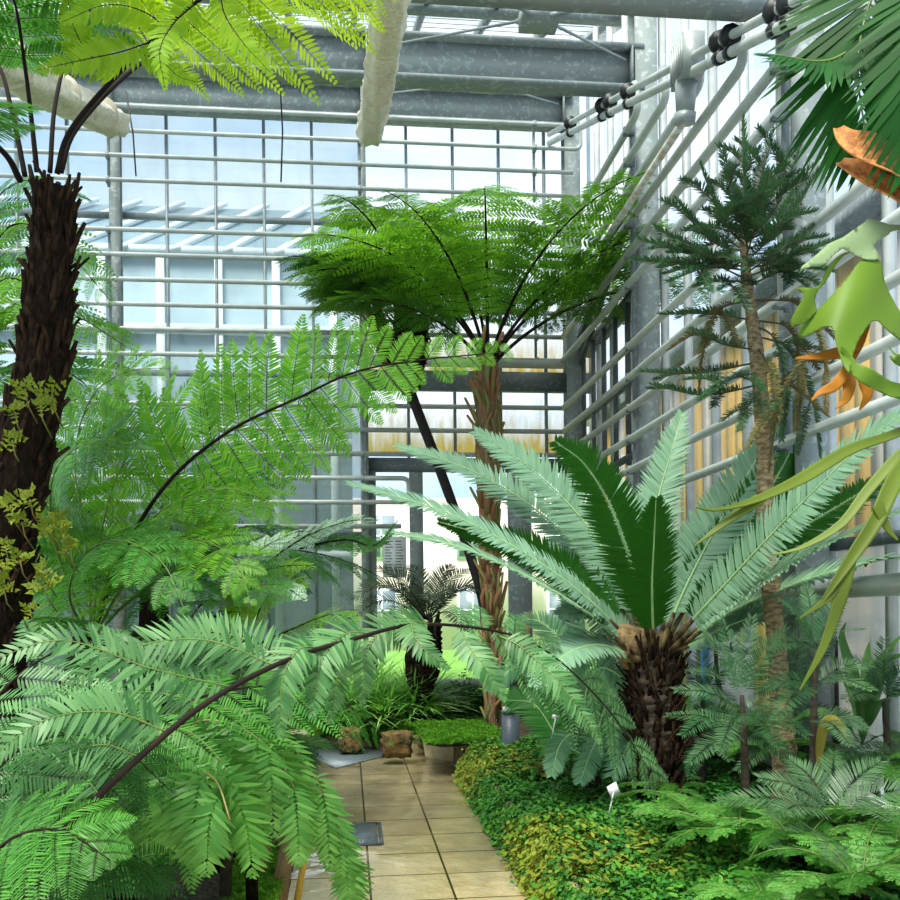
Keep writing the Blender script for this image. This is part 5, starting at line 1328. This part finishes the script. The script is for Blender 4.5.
# ---------- staghorn fern mounted on that palm trunk
def strap_leaf(parent, ctrl, widths, up, mat, name='frond', thick=.004, fold=.0, seg=30, wave=.0, seed=1):
    P = catmull(ctrl, seg); T, N, S = frame_along(P, up); u = np.linspace(0, 1, seg)
    w = np.interp(u, np.linspace(0, 1, len(widths)), widths) / 2
    cols = np.linspace(-1, 1, 7); r = np.random.default_rng(seed); ph = r.random() * 6
    V = P[:, None] + S[:, None] * (w[:, None] * cols)[..., None] + N[:, None] * ((np.abs(cols) ** 1.5)[None, :] * w[:, None] * fold + wave * np.sin(u * 11 + ph)[:, None] * cols[None] * w[:, None])[..., None]
    V2 = V - N[:, None] * thick
    mb = MB(); nc = 7; i = np.arange(seg - 1)[:, None]; j = np.arange(nc - 1)[None]
    F = np.stack([i * nc + j, (i + 1) * nc + j, (i + 1) * nc + j + 1, i * nc + j + 1], -1).reshape(-1, 4)
    F2 = F[:, ::-1] + seg * nc
    e = np.arange(seg - 1)
    E1 = np.stack([e * nc, e * nc + seg * nc, (e + 1) * nc + seg * nc, (e + 1) * nc], -1); E2 = np.stack([e * nc + nc - 1, (e + 1) * nc + nc - 1, (e + 1) * nc + nc - 1 + seg * nc, e * nc + nc - 1 + seg * nc], -1)
    mb.add(np.concatenate([V.reshape(-1, 3), V2.reshape(-1, 3)]), np.concatenate([F, F2, E1, E2]))
    return mb
def multi(parent, name, parts, mat):
    mb = MB()
    for m in parts: 
        base = mb.nv; mb.V += m.V; mb.nv += m.nv
        for f, mt in m.F: mb.F.append((f + base, 0))
    return mb.build(name, mat, parent, smooth=True)
Sg = thing('staghorn_fern', 'staghorn fern with pale and lime antler-shaped leaves and orange-brown shield at the right edge', 'staghorn fern', W(960, 170, 2.6))
FC = tt(VIEW, (0, 0, 1), .25)
# brown shield leaves wrapping the trunk
m1 = strap_leaf(Sg, WP([(838, 128, 2.42), (850, 142, 2.4), (880, 158, 2.4), (925, 190, 2.45), (960, 215, 2.5)]), [.03, .10, .14, .17, .15], (-.1, -.9, .4), None, fold=.3, wave=.18)
m2 = strap_leaf(Sg, WP([(840, 162, 2.46), (862, 172, 2.42), (890, 190, 2.42), (925, 215, 2.45), (960, 240, 2.5)]), [.03, .07, .09, .11, .09], (-.1, -.9, .3), None, fold=.35, wave=.22)
multi(Sg, 'shield_leaf', [m1, m2], simple('staghorn_shield', '#c8823c', '#8c5526', 14, .7, bump=.6, stretch=(3, 3, 3)))
def outline_leaf(parent, pts, depth, mat, name='frond', org=(690, 180), k=210 / 900.0, curve=(0, 0), bulge=.05):
    """a leaf with the given outline, bowed in depth"""
    import bmesh
    P = np.array(pts, float) * k + np.array(org); cx, cyy = P.mean(0); sx, sy = np.ptp(P, axis=0) / 2
    Q = []
    for i in range(len(P)):
        p0, p1, p2, p3 = P[i - 1], P[i], P[(i + 1) % len(P)], P[(i + 2) % len(P)]
        for t in (0, .5):
            Q.append(.5 * ((2 * p1) + (-p0 + p2) * t + (2 * p0 - 5 * p1 + 4 * p2 - p3) * t * t + (-p0 + 3 * p1 - 3 * p2 + p3) * t ** 3))
    from mathutils.geometry import delaunay_2d_cdt
    Q = np.array(Q); n0 = len(Q); lo, hi = Q.min(0), Q.max(0); st = max(2.5, (hi - lo).max() / 40)
    G = [Vector((x, -y)) for x in np.arange(lo[0], hi[0], st) for y in np.arange(lo[1], hi[1], st)]
    vs, es, fs, _, _, _ = delaunay_2d_cdt([Vector((q[0], -q[1])) for q in Q] + G, [(i, (i + 1) % n0) for i in range(n0)], [], 1, 1e-4)
    # keep only the triangles inside the outline
    def inside(x, y):
        c_ = False; j = n0 - 1
        for i in range(n0):
            if (Q[i][1] > y) != (Q[j][1] > y) and x < (Q[j][0] - Q[i][0]) * (y - Q[i][1]) / (Q[j][1] - Q[i][1]) + Q[i][0]: c_ = not c_
            j = i
        return c_
    bm = bmesh.new(); bv = [bm.verts.new((v.x, v.y, 0)) for v in vs]
    for f in fs:
        cx_ = sum(vs[i].x for i in f) / len(f); cy_ = -sum(vs[i].y for i in f) / len(f)
        if inside(cx_, cy_): bm.faces.new([bv[i] for i in f])
    bmesh.ops.delete(bm, geom=[v for v in bm.verts if not v.link_faces], context='VERTS')
    for v in bm.verts:
        x, y = v.co.x, -v.co.y; u, w = (x - cx) / sx, (y - cyy) / sy
        dd = depth + bulge * (u * u) + curve[0] * u + curve[1] * w + .008 * math.sin(u * 5 + w * 3)
        v.co = Vector(W(x, y, dd))
    bmesh.ops.recalc_face_normals(bm, faces=bm.faces[:])
    me = bpy.data.meshes.new(name); bm.to_mesh(me); bm.free(); me.materials.append(M[mat])
    for p_ in me.polygons: p_.use_smooth = True
    o = bpy.data.objects.new(name, me); COL.objects.link(o); o.parent = parent; o.location = -world_off(parent)
    md = o.modifiers.new('thickness', 'SOLIDIFY'); md.thickness = .0025
    return o
outline_leaf(Sg, [(765, 165), (820, 182), (900, 195), (1150, 160), (1150, 200), (890, 215), (850, 235), (800, 270), (790, 292), (812, 336), (760, 345), (700, 320), (655, 295), (620, 320), (590, 350), (560, 370), (520, 372), (475, 388), (480, 370), (520, 340), (560, 305), (600, 272), (650, 250), (700, 215), (745, 185)], 2.42, 'stag_pale', curve=(.05, -.03))
outline_leaf(Sg, [(735, 345), (690, 400), (640, 460), (600, 505), (550, 555), (500, 600), (472, 640), (465, 675), (510, 665), (560, 638), (590, 628), (612, 642), (625, 700), (650, 780), (682, 832), (692, 770), (715, 700), (745, 650), (775, 612), (805, 605), (840, 640), (900, 688), (960, 720), (960, 640), (900, 570), (870, 520), (840, 460), (822, 400), (812, 345)], 2.36, 'stag', bulge=.09, curve=(0, -.06))
outline_leaf(Sg, [(700, 305), (655, 325), (615, 375), (578, 440), (548, 470), (532, 520), (542, 560), (500, 605), (440, 630), (433, 600), (460, 550), (482, 510), (484, 482), (455, 465), (520, 462), (550, 455), (572, 410), (600, 360), (645, 318)], 2.40, 'stag', bulge=.04)
outline_leaf(Sg, [(640, 706), (682, 738), (722, 788), (780, 808), (840, 850), (900, 872), (1100, 900), (1100, 990), (880, 932), (800, 902), (740, 872), (702, 842), (678, 800)], 2.30, 'stag', bulge=.05)
outline_leaf(Sg, [(990, 700), (930, 745), (880, 740), (850, 712), (870, 745), (890, 760), (852, 752), (880, 790), (930, 800), (1000, 790)], 2.28, 'stag', bulge=.03)
for i, pts in enumerate([[(870, 300, 2.46), (862, 335, 2.45), (850, 368, 2.42)], [(860, 345, 2.43), (840, 352, 2.42), (820, 356, 2.42), (796, 358, 2.42)], [(850, 365, 2.35), (835, 385, 2.34), (820, 392, 2.34), (812, 400, 2.34)], [(850, 368, 2.35), (848, 395, 2.34), (836, 408, 2.34)], [(858, 370, 2.35), (868, 392, 2.34), (860, 410, 2.34)]]):
    if i == 0: old = []
    old.append(strap_leaf(Sg, WP(pts), [.02, .03, .022, .004], FC, None, wave=.2, seed=i))
multi(Sg, 'old_frond', old, 'stag_old')
# long strap fronds arching left
g4 = strap_leaf(Sg, WP([(975, 330, 2.6), (940, 405, 2.45), (900, 432, 2.35), (850, 450, 2.3), (800, 480, 2.25), (750, 502, 2.2), (712, 510, 2.18), (696, 507, 2.18)]), [.03, .03, .022, .024, .028, .034, .02, .002], tt(VIEW, (0, 0, 1), .45), None, fold=.3)
g4b = strap_leaf(Sg, WP([(760, 498, 2.21), (735, 515, 2.2), (712, 532, 2.19), (694, 546, 2.19)]), [.03, .022, .014, .002], tt(VIEW, (0, 0, 1), .4), None)
multi(Sg, 'frond', [g4, g4b], 'stag')
g5 = strap_leaf(Sg, WP([(975, 350, 2.6), (935, 425, 2.4), (900, 455, 2.32), (868, 490, 2.28), (840, 525, 2.25), (800, 548, 2.22), (772, 554, 2.2)]), [.03, .035, .03, .028, .026, .018, .002], tt(VIEW, (0, 0, 1), .4), None, fold=.2)
multi(Sg, 'frond', [g5], 'stag_pale')
g6 = strap_leaf(Sg, WP([(975, 380, 2.6), (925, 440, 2.35), (895, 480, 2.25), (876, 520, 2.2), (850, 560, 2.18), (830, 590, 2.17), (815, 612, 2.17)]), [.03, .04, .05, .045, .04, .03, .004], FC, None, fold=.3)
g6b = strap_leaf(Sg, WP([(878, 505, 2.2), (888, 528, 2.2), (898, 540, 2.2)]), [.03, .02, .004], FC, None)
g6c = strap_leaf(Sg, WP([(850, 560, 2.18), (840, 600, 2.17), (822, 650, 2.16), (800, 690, 2.16)]), [.03, .03, .018, .003], FC, None, wave=.2)
g6d = strap_leaf(Sg, WP([(842, 580, 2.18), (828, 598, 2.17), (800, 618, 2.16)]), [.02, .016, .003], FC, None)
multi(Sg, 'frond', [g6, g6b, g6c, g6d], 'stag')

# ---------- sage plant, lime fern and fillers left of the path
def nearer(pts, k): return [(p[0], p[1], p[2] - k) for p in pts]
Q = thing('shrub', 'powdery grey-green feathery shrub in front of the left glass panels', 'shrub', W(225, 890, 4.7))
m = MB(); m.tube(WP([(225, 895, 4.7), (235, 720, 4.7), (238, 612, 4.7)]), [.03, .025, .018], 8); m.build('stem', 'bark_dark', Q, smooth=True)
for i, (pts, L, mt) in enumerate([([(238, 612, 6.4), (262, 570, 6.3), (300, 540, 6.2), (345, 522, 6.1), (378, 520, 6.0)], .17, 'sage'), ([(238, 612, 6.4), (225, 590, 6.2), (200, 580, 6.0), (175, 590, 5.8)], .17, 'sage'),
     ([(238, 612, 6.4), (250, 590, 6.1), (280, 585, 5.9), (305, 600, 5.7)], .15, 'sage'), ([(238, 612, 6.4), (240, 580, 6.6), (260, 550, 6.7), (300, 530, 6.8)], .16, 'sage'), ([(238, 612, 6.4), (210, 600, 6.0), (190, 620, 5.8), (180, 650, 5.6)], .15, 'sage'),
     ([(300, 548, 6.2), (345, 540, 6.1), (375, 545, 6.0), (398, 520, 5.9)], .13, 'fern_mid')]):
    FF(Q, nearer(pts, 1.7), L * .8, mt, n=18, m=8, pl=.045, up=FACE2, ang=(65, 40), droop=.1, t0=.15, r0=.008, seed=800 + i, wfill=.95)
R_ = thing('fern', 'small lime green fern glowing among the powdery shrub leaves', 'fern', W(252, 895, 4.6))
m = MB(); m.tube(WP([(252, 900, 4.6), (250, 760, 4.6), (245, 650, 4.6)]), [.03, .03, .02], 8); m.build('stem_base', 'trunk_dark', R_)
for i, pts in enumerate([[(245, 650, 6), (240, 600, 5.9), (262, 572, 5.8), (300, 565, 5.7), (314, 568, 5.65)], [(245, 650, 6), (238, 610, 5.9), (225, 580, 5.8), (210, 570, 5.7)], [(245, 650, 6), (265, 600, 5.9), (290, 582, 5.8), (305, 588, 5.7)], [(245, 650, 6), (290, 630, 5.7), (330, 615, 5.5), (360, 622, 5.3)], [(245, 650, 6), (215, 630, 5.7), (190, 640, 5.4)]]):
    FF(R_, nearer(pts, 1.4), .13, 'fern_lime' if i != 3 else 'fern_bright', n=18, m=11, pl=.034, up=FACE2, ang=(80, 45), droop=.15, t0=.25, r0=.006, seed=820 + i)

def make_rosette(label, c, nf, Ls, L, mat, seed, pinn='fern', e0=70, e1=-35, name='fern', cat='fern', group=None, n=15, m_=10, pl=.035, spread=(0, 360)):
    """low fern: fronds arching out of one crown"""
    r = np.random.default_rng(seed); t = thing(name, label, cat, c, group)
    mb = MB(); mb.tube([np.array(c) + np.array([0, 0, -.05]), np.array(c) + np.array([0, 0, .05]), np.array(c) + np.array([0, 0, .09])], [.05, .045, .02], 8); mb.build('crown', 'trunk_dark', t)
    for i in range(nf):
        az = spread[0] + (spread[1] - spread[0]) * (i + r.random() * .6) / nf; e = e0 + r.normal(0, 10)
        pts = arc(np.array(c) + np.array([0, 0, .06]), az, e, e1 + r.normal(0, 12), Ls * r.uniform(.75, 1.15), 7, r.normal(0, .15))
        if pinn == 'fern': fern_frond(t, pts, L, mat[i % len(mat)], stem='stipe_green', n=n, m=m_, pl=pl, up=arc_up(az), ang=(80, 45), droop=.2, t0=.18, r0=.005, seed=seed * 50 + i, wfill=.85)
        else: pinnate(t, pts, L, mat[i % len(mat)], stem='stipe_green', n=n * 2, wd=pl, up=arc_up(az), ang=(72, 45), t0=.15, vee=.1, bend=.15, r0=.005, seed=seed * 50 + i, jit=.1, stalk=False)
    return t
def dup(root, loc, rotz, label, scale=1.0, group=None):
    def cp(o, parent):
        c = o.copy(); COL.objects.link(c); c.parent = parent
        for ch in o.children: cp(ch, c)
        return c
    r_ = cp(root, None); r_.location = loc; r_.rotation_euler = (0, 0, rotz); r_.scale = (scale,) * 3; r_['label'] = label
    if group: r_['group'] = group
    return r_
GR = 'low ferns filling the beds'
def G3(px, py, x_or_d, f): 
    p = W(px, py, x_or_d); return (p[0], p[1], f(p[0], p[1]) + .02)
f1 = make_rosette('dark green low fern in the left bed below the long dark stalk', G3(120, 800, 4.4, hl), 10, .75, .2, ['fern_mid', 'fern_dark'], 41, m_=13, pl=.04, group=GR)
f2 = make_rosette('bright narrow-leaved fern at the foot of the dark leaning tree fern', G3(395, 700, 11.2, hb), 12, .8, .17, ['fern_bright', 'fern_mid'], 42, pinn='pin', pl=.02, group=GR)
f3 = make_rosette('light green sword fern in the bottom right corner', G3(800, 850, 4.2, hr), 10, .55, .10, ['fern_mid', 'weep'], 43, n=19, m_=11, pl=.03, group=GR)
for k, (s_, px, py, d, f, rz, sc, lab) in enumerate([
   (f1, 20, 800, 3.6, hl, 1.0, .9, 'dark low fern at the left edge beneath the arching stalk'),
   (f1, 60, 760, 5.6, hl, 2.0, 1.3, 'tall dark fern behind the bright tree fern foot'),
   (f1, 200, 760, 5.6, hl, 3.1, 1.1, 'fern behind the hanging fern beside the greenish post'),
   (f1, 250, 760, 7.2, hl, .4, 1.2, 'fern between the greenish post and the powdery shrub'),
   (f1, 170, 700, 7.2, hl, 4.4, 1.6, 'large dark fern deep in the left bed below the powdery shrub'),
   (f1, 90, 700, 7.8, hl, 5.4, 1.7, 'large fern deep in the left bed behind the bright tree fern'),
   (f1, 20, 700, 6.6, hl, 2.4, 1.7, 'big shadowed fern behind the dark shaggy trunk'),
   (f1, 285, 700, 9.0, hl, 1.7, .7, 'fern just left of the metal mat'),
   (f1, 240, 700, 9.4, hl, 3.7, 1.4, 'fern further left of the metal mat under the misted glass'),
   (f2, 355, 700, 11.1, hb, 1.0, .9, 'narrow-leaved fern behind the metal mat'),
   (f2, 330, 700, 11.3, hb, 2.0, 1.1, 'narrow-leaved fern left of the small dark cycad'),
   (f2, 425, 700, 11.3, hb, 3.3, .8, 'narrow-leaved fern right under the small dark cycad'),
   (f2, 455, 700, 11.7, hb, 4.3, .6, 'low tufted fern in front of the sunny lawn pane'),
   (f1, 280, 700, 11.3, hb, 4.6, 1.3, 'broad fern against the misted glass of the left bay'),
   (f1, 225, 700, 11.3, hb, .6, 1.5, 'tall fern against the misted glass near the powdery shrub'),
   (f1, 545, 700, 10.6, hr, .9, 1.0, 'fern growing behind the bollard light'),
   (f1, 600, 700, 9.6, hr, 5.1, 1.2, 'fern behind the low deep green cycad'),
   (f1, 690, 700, 7.2, hr, 2.2, 1.0, 'fern right behind the shaggy cycad trunk'),
   (f3, 740, 850, 4.4, hr, 1.0, 1.0, 'light fern at the foot of the slim young pine'),
   (f3, 700, 850, 4.9, hr, 2.6, .95, 'light fern just left of the slim young pine'),
   (f3, 770, 880, 3.7, hr, 4.0, .9, 'light fern at the bottom edge under the lying white label'),
   (f3, 690, 900, 3.6, hr, 3.0, .8, 'light fern at the bottom edge beside the groundcover'),
   (f3, 860, 880, 3.7, hr, 5.3, 1.1, 'pale fern at the bottom edge under the spreading young pine'),
   (f3, 905, 860, 4.2, hr, .3, 1.0, 'fern in the far corner of the right bed edge'),
   (f3, 660, 800, 6.0, hr, .8, .8, 'small fern on the groundcover right of the diamond label'),
   (f3, 780, 800, 6.0, hr, 1.9, 1.1, 'fern behind the tan pine trunk foot'),
   (f3, 870, 800, 5.4, hr, 2.9, 1.3, 'fern below the thick low pipe'),
   (f1, 880, 760, 6.2, hr, 2.9, .9, 'dark fern under the thick low pipe'),
   (f1, 720, 780, 6.8, hr, 4.9, .9, 'dark fern before the blue door post')]):
    p_ = G3(px, py, d, f); dup(s_, p_, rz, lab, sc, GR)

# broad-leaved plants and sack at the right edge
def broad(label, c, leaves, mat, name='broad_leaved_plant', wd=.09, seed=1):
    t = thing(name, label, 'foliage plant', c)
    for i, pts in enumerate(leaves):
        P = WP(pts); ln = np.linalg.norm(P[-1] - P[0])
        mb = strap_leaf(None, P, [wd * .12, wd * .15, wd * .9, wd, wd * .6, .003], FACE2, None, thick=.0015, fold=.25, seed=seed + i)
        mb.build('leaf', mat[i % len(mat)], t, smooth=True)
    return t
broad('broad pale green leaves arching at the right edge above the thick low pipe', W(862, 745, 5.6),
   [[(862, 745, 5.6), (866, 700, 5.5), (885, 665, 5.4), (915, 650, 5.3)], [(862, 745, 5.6), (850, 700, 5.5), (838, 670, 5.4), (830, 650, 5.3)], [(862, 745, 5.6), (875, 710, 5.4), (900, 695, 5.2), (930, 700, 5.1)],
    [(862, 745, 5.6), (868, 690, 5.7), (870, 655, 5.8), (880, 625, 5.8)], [(862, 745, 5.6), (840, 720, 5.3), (815, 712, 5.1), (790, 722, 5.0)], [(862, 745, 5.6), (885, 735, 5.4), (905, 745, 5.3), (920, 765, 5.2)],
    [(862, 745, 5.6), (855, 690, 5.6), (842, 640, 5.6), (846, 622, 5.6)], [(862, 745, 5.6), (876, 680, 5.5), (892, 648, 5.4), (910, 628, 5.3)]], ['broad', 'grassy', 'broad'], wd=.10)
m1 = strap_leaf(None, WP([(828, 768, 4.9), (834, 742, 4.85), (838, 722, 4.8), (845, 735, 4.75), (843, 738, 4.75)]), [.01, .012, .05, .06, .01], FC, None)
t = thing('withered_leaf_plant', 'single bowed yellow-green leaf beside the dark sack by the low pipe', 'foliage plant', W(828, 790, 4.9))
mb = strap_leaf(None, WP([(815, 800, 4.9), (822, 735, 4.85), (832, 720, 4.8), (842, 728, 4.75), (846, 738, 4.72)]), [.008, .01, .05, .065, .01], FC, None, thick=.0015); mb.build('leaf', 'dead_leaf', t, smooth=True)
c = W(826, 745, 5.7); rock('sack', 'dark plastic sack tucked behind the young pines under the thick low pipe', (c[0], c[1], .60), (.36, .36, .3), 'bag', 30, 'sack', rough=.05)

# grass-like tuft plants in the back bed
def tuft(label, c, n, L, seed, mat):
    r = np.random.default_rng(seed); t = MB(); P = []
    az = r.uniform(0, 2 * PI, n); e = r.uniform(.6, 1.4, n); B = np.array(c) + np.stack([r.normal(0, .07, n), r.normal(0, .07, n), r.uniform(0, .25, n)], -1)
    D = np.stack([np.cos(az) * np.cos(e), np.sin(az) * np.cos(e), np.sin(e)], -1)
    N = nrm(np.stack([-np.cos(az) * np.sin(e), -np.sin(az) * np.sin(e), np.cos(e)], -1))
    blades(t, B, D, N, L * r.uniform(.6, 1.1, n), .02, ((.25, 1), (.5, 1), (.75, .8)), bend=r.uniform(.4, .9, n))
    o = t.build('tufted_plant', mat); tag(o, label, 'tufted plant', 'tufted narrow-leaved plants in the back bed')
for i, (px, py, d, lab) in enumerate([(352, 725, 10.95, 'spiky tufted plant directly behind the metal mat'), (385, 722, 11.0, 'largest spiky tufted plant near the tufa stones'), (415, 722, 11.1, 'spiky tufted plant below the small dark cycad'), (365, 712, 11.5, 'taller spiky tuft behind the mat against the glass')]):
    p_ = W(px, py, d); tuft(lab, (p_[0], p_[1], hb(p_[0], p_[1])), 420, .72, 900 + i, 'grassy')
for i, (px, d, lab) in enumerate([(470, 11.6, 'dark small bush left of the tree fern foot before the lawn pane'), (445, 11.7, 'dark low bush below the sunny lawn pane')]):
    p_ = W(px, 700, d); r = np.random.default_rng(50 + i); n = 500
    pos = np.array([p_[0], p_[1], .42]) + r.normal(0, 1, (n, 3)) * np.array([.16, .1, .1]); mb = MB()
    scatter(mb, T_BROAD, pos, r.uniform(0, 6, n), r.uniform(.6, 1, n), nrm(r.normal(0, 1, (n, 3)) + np.array([0, -.5, 1]))); o = mb.build('small_bush', 'fern_dark'); tag(o, lab, 'bush')
# cut stem and dead crown leaves
m = MB(); m.tube(WP([(522, 690, 9.6), (524, 655, 9.6), (528, 612, 9.6)]), [.05, .045, .04], 10); o = m.build('cut_stem', 'trunk_brown', smooth=True); tag(o, 'brown sawn-off stem standing right of the tall tree fern trunk', 'stump')
# withered crown by the bollard
mk = make_rosette('small withered tan rosette between the bollard and the drooping cycad', G3(546, 745, 7.0, hr), 9, .22, .05, ['dead_leaf'], 61, pinn='pin', pl=.012, name='withered_rosette', cat='plant')
# lone twig above the left tree fern crown

# ================================================================== light
w = bpy.data.worlds.new('sky'); scene.world = w; w.use_nodes = True
nt = w.node_tree; nt.nodes.clear()
out = nt.nodes.new('ShaderNodeOutputWorld'); bg = nt.nodes.new('ShaderNodeBackground')
tc = nt.nodes.new('ShaderNodeTexCoord'); mp = nt.nodes.new('ShaderNodeMapping'); mp.inputs['Scale'].default_value = (1, 1, 2.2)
nz = nt.nodes.new('ShaderNodeTexNoise'); nz.inputs['Scale'].default_value = 2.2; nz.inputs['Detail'].default_value = 7; nz.inputs['Roughness'].default_value = .58
cr = nt.nodes.new('ShaderNodeValToRGB'); cr.color_ramp.elements[0].position = .40; cr.color_ramp.elements[0].color = (.52, .70, .93, 1)
cr.color_ramp.elements[1].position = .60; cr.color_ramp.elements[1].color = (.92, .96, 1.0, 1)
nt.links.new(tc.outputs['Generated'], mp.inputs[0]); nt.links.new(mp.outputs[0], nz.inputs['Vector']); nt.links.new(nz.outputs['Fac'], cr.inputs[0])
nt.links.new(cr.outputs[0], bg.inputs['Color']); bg.inputs['Strength'].default_value = .74; nt.links.new(bg.outputs[0], out.inputs[0])
sun = bpy.data.lights.new('sun', 'SUN'); sun.energy = 3.7; sun.angle = math.radians(25); sun.color = (1.0, .95, .84)
so = bpy.data.objects.new('sun', sun); COL.objects.link(so)
so.rotation_euler = (math.radians(24), math.radians(-16), 0)

scene.view_settings.view_transform = 'Standard'; scene.view_settings.look = 'None'
scene.view_settings.gamma = 1.0; scene.view_settings.use_curve_mapping = False
scene.view_settings.exposure = 1.12
cy = scene.cycles
cy.max_bounces = 8; cy.diffuse_bounces = 4; cy.glossy_bounces = 3; cy.transmission_bounces = 6; cy.transparent_max_bounces = 24
cy.use_denoising = True; cy.caustics_reflective = False; cy.caustics_refractive = False
cy.sample_clamp_indirect = 6
